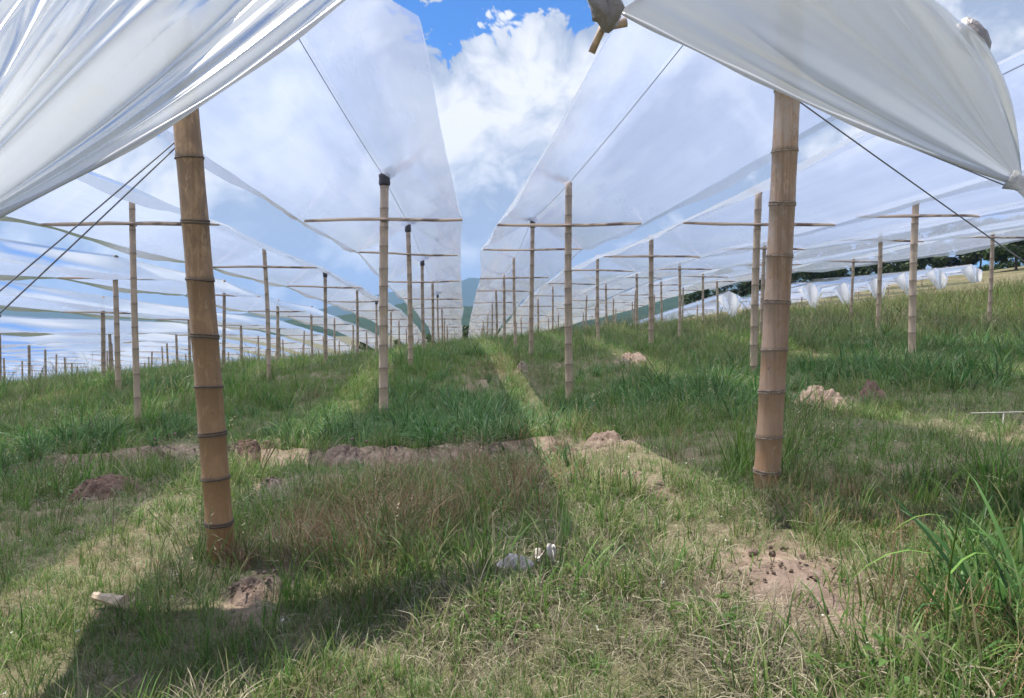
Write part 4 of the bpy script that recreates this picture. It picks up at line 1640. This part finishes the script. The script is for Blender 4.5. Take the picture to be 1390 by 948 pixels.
def build_crumbs():
    lib = []
    for k in range(5):
        rn = np.random.default_rng(700 + k)
        V, Fc = [], []
        nu, nv = 7, 5
        for i in range(nu):
            for j in range(nv):
                a = 2 * math.pi * i / nu
                e = -math.pi / 2 + math.pi * j / (nv - 1)
                q = 0.03 * (1 + rn.uniform(-0.3, 0.3))
                V.append((q * math.cos(e) * math.cos(a), q * math.cos(e) * math.sin(a) * 0.8, q * 0.7 * math.sin(e)))
        lib.append(mesh('crumb', V, grid_faces(nu, nv, True), (M_SOIL,), False))
    xs, ys, ss, dz = [], [], [], []
    for (hx, hy, hw_, hd), row in zip(HEAP_SPOTS, LUMPS):
        n = int(30 + 380 * hw_ * hd)
        a = RNG.uniform(0, 6.283, n)
        q = np.abs(RNG.normal(0.75, 0.38, n))
        xs.append(hx + hw_ * q * np.cos(a))
        ys.append(hy + hd * q * np.sin(a))
        ss.append(np.exp(np.clip(RNG.normal(-1.3, 0.55, n), -2.6, -0.3)))
        dz.append(row[4] * 0.85 * np.clip(1 - q ** 2.2, 0, 1) ** 0.8)
    xs, ys, ss, dz = map(np.concatenate, (xs, ys, ss, dz))
    scatter('soil_crumbs', 'loose crumbs of soil scattered over the heaps and clods', 'soil', lib, xs, ys, ss, 1.0, dz)


build_crumbs()

# single tall stalks that stand out


def stalk(px, py, h, lean, label, mat, leafy=True, tone=0.5, w=0.005):
    x, y = on_ground(px, py)
    gz = float(ground_z(x, y))
    P = [(lean * h * f * f, 0.03 * math.sin(4 * f), h * f) for f in np.linspace(0, 1, 7)]
    V, Fc = tube(P, np.linspace(w, w * 0.4, 7), 6)
    root = obj('grass_stalk', None, None, (x, y, gz - 0.01))
    obj('stem', mesh('stem', V, Fc, (mat,), True, {'tone': [tone] * len(V)}), root)
    if leafy:
        rn = np.random.default_rng(int(px))
        for q in range(4):
            f = rn.uniform(0.15, 0.75)
            b = np.array([lean * h * f * f, 0.03 * math.sin(4 * f), h * f])
            a = rn.uniform(-0.6, 0.6) + (0 if q % 2 else math.pi)
            L_ = h * rn.uniform(0.35, 0.6)
            VV = []
            for s in np.linspace(0, 1, 6):
                c = b + np.array([math.cos(a) * L_ * s, math.sin(a) * L_ * s, L_ * (0.7 * s - 0.9 * s * s)])
                ww = 0.0055 * (1 - s ** 2) + 0.0005
                VV += [tuple(c + (0, ww, -ww * 0.4)), tuple(c - (0, ww, ww * 0.4))]
            obj('leaf', mesh('leaf', VV, grid_faces(6, 2), (mat,), True, {'tone': [tone + 0.1] * 12}), root)
    tag(root, label, 'stalk')


stalk(1290, 900, 0.62, 0.05, 'tall green grass stalk with arching leaves at lower right', M_TALL, True, 0.55)
stalk(365, 915, 0.36, 0.22, 'pale upright grass stalk in the dark grass at lower left', M_SEED, True, 0.4, 0.004)
stalk(150, 745, 0.42, 0.10, 'dry pale stalk standing left of the leaning post', M_DRY, False, 0.8, 0.004)
stalk(165, 735, 0.40, 0.55, 'dry pale stalk bent over to the right, left of the leaning post', M_DRY, False, 0.8, 0.004)
stalk(1225, 880, 0.26, -0.02, 'dry straw-coloured tuft stalk at lower right', M_DRY, False, 0.7, 0.006)

# ------------------------------------------------------------------ trees


def crown_mesh(name, R, H, n, seed, leaf):
    rn = np.random.default_rng(seed)
    cl = []
    for k in range(26):
        a = rn.uniform(0, 6.28)
        f = rn.random()
        rad = R * (0.35 + 0.65 * math.sqrt(rn.random())) * (0.55 + 0.6 * math.sin(math.pi * min(1, 0.15 + 0.8 * f)))
        cl.append((rad * math.cos(a) * 0.85, rad * math.sin(a) * 0.85, H * f, R * rn.uniform(0.22, 0.42)))
    V, Fc, T = [], [], []
    for k in range(n):
        c = cl[rn.integers(len(cl))]
        d = rn.normal(0, 1, 3)
        d /= np.linalg.norm(d)
        p = np.array(c[:3]) + d * c[3] * (0.55 + 0.45 * rn.random()) * np.array([1, 1, 0.75])
        u = rn.normal(0, 1, 3)
        u /= np.linalg.norm(u)
        v = np.cross(u, d)
        v /= np.linalg.norm(v) + 1e-9
        s = leaf * rn.uniform(0.6, 1.3)
        q = len(V)
        V += [tuple(p - u * s), tuple(p + v * s * 0.5), tuple(p + u * s), tuple(p - v * s * 0.5)]
        T += [rn.uniform(0, 1)] * 4
        Fc.append((q, q + 1, q + 2, q + 3))
    return mesh(name, V, Fc, (M_CROWN,), False, {'tone': T})


def trunk_mesh(name, H, r, R, seed):
    rn = np.random.default_rng(seed)
    P = [(0.1 * math.sin(3 * f + seed), 0.1 * math.cos(2 * f), H * f - 0.3) for f in np.linspace(0, 1, 6)]
    V, Fc = tube(P, np.linspace(r, r * 0.5, 6), 8)
    for k in range(6):
        f = rn.uniform(0.5, 1)
        a = rn.uniform(0, 6.28)
        b = np.array([0.1 * math.sin(3 * f + seed), 0.1 * math.cos(2 * f), H * f - 0.3])
        e = b + np.array([math.cos(a) * R * 0.6, math.sin(a) * R * 0.6, H * 0.45])
        W, G = tube([b, (b + e) / 2 + (0, 0, 0.15), e], [r * 0.35, r * 0.22, r * 0.1], 6)
        o = len(V)
        V = list(V) + list(W)
        Fc = list(Fc) + [tuple(o + i for i in g) for g in G]
    return mesh(name, V, Fc, (M_BARK,))


CROWNS = [crown_mesh('crown', 3.2, 5.0, 3600, 400 + k, 0.26) for k in range(4)]
TRUNKS = [trunk_mesh('trunk', 2.6, 0.16, 3.0, 410 + k) for k in range(3)]


def tree(x, y, s, k, label, group):
    gz = float(ground_z(x, y))
    root = obj('tree', None, None, (x, y, gz - 0.1))
    t = obj('trunk', TRUNKS[k % 3], root)
    c = obj('crown', CROWNS[k % 4], root, (0, 0, 1.5))
    root.scale = (s, s, s * (0.9 + 0.2 * ((k * 37) % 10) / 10))
    root.rotation_euler = (0, 0, k * 1.7)
    tag(root, label, 'tree', group)


TREES = [(1378, 82, 1.05), (1330, 100, 1.0), (1290, 106, 1.1), (1255, 104, 0.95), (1215, 112, 1.1), (1180, 108, 0.9), (1145, 114, 1.0), (1110, 110, 0.95), (1075, 116, 1.0), (1035, 112, 0.9), (990, 118, 0.95), (1400, 104, 1.1), (1352, 118, 1.2), (950, 120, 0.8), (1232, 96, 0.7)]
for k, (px, Y, s) in enumerate(TREES):
    p = at_y(px, 400, Y)
    lab = 'big dark tree standing alone at the right edge above the slope' if k == 0 else f'dark green tree behind the distant covers, {ORD[sorted(q[0] for q in TREES[1:]).index(px)]} from the left of the treeline'
    tree(p[0], p[1], s, k, lab, 'trees behind the distant covers')
VT = [(596, 150), (612, 142), (628, 135), (645, 146), (660, 155), (580, 160), (540, 150), (620, 170), (640, 165), (690, 150), (500, 140), (760, 150)]
for k, (px, Y) in enumerate(VT):
    p = at_y(px, 460, Y)
    tree(p[0], p[1], 1.15, k + 2, f'dark valley tree beyond the end of the rows, {ORD[sorted(q[0] for q in VT).index(px)]} from the left', 'trees in the valley beyond the rows')


# ------------------------------------------------------------------ air


def build_haze():
    x0, x1, y0, y1, z0, z1 = -8200, 8200, -500, 9600, -140, 520
    V = [(x, y, z) for z in (z0, z1) for y in (y0, y1) for x in (x0, x1)]
    Fc = [(0, 2, 3, 1), (4, 5, 7, 6), (0, 1, 5, 4), (2, 6, 7, 3), (0, 4, 6, 2), (1, 3, 7, 5)]
    t = NT('thin_haze')
    v = t.n('ShaderNodeVolumePrincipled', Color=(0.36, 0.58, 0.96, 1), Density=1.35e-4, Anisotropy=0.2)
    t.L.new(v.outputs[0], t.out.inputs['Volume'])
    t.m.cycles.volume_sampling = 'DISTANCE'
    tag(obj('haze', mesh('haze', V, Fc, (t.m,), False)), 'thin bluish haze over the valley and far hills', 'haze', None, 'stuff')


build_haze()
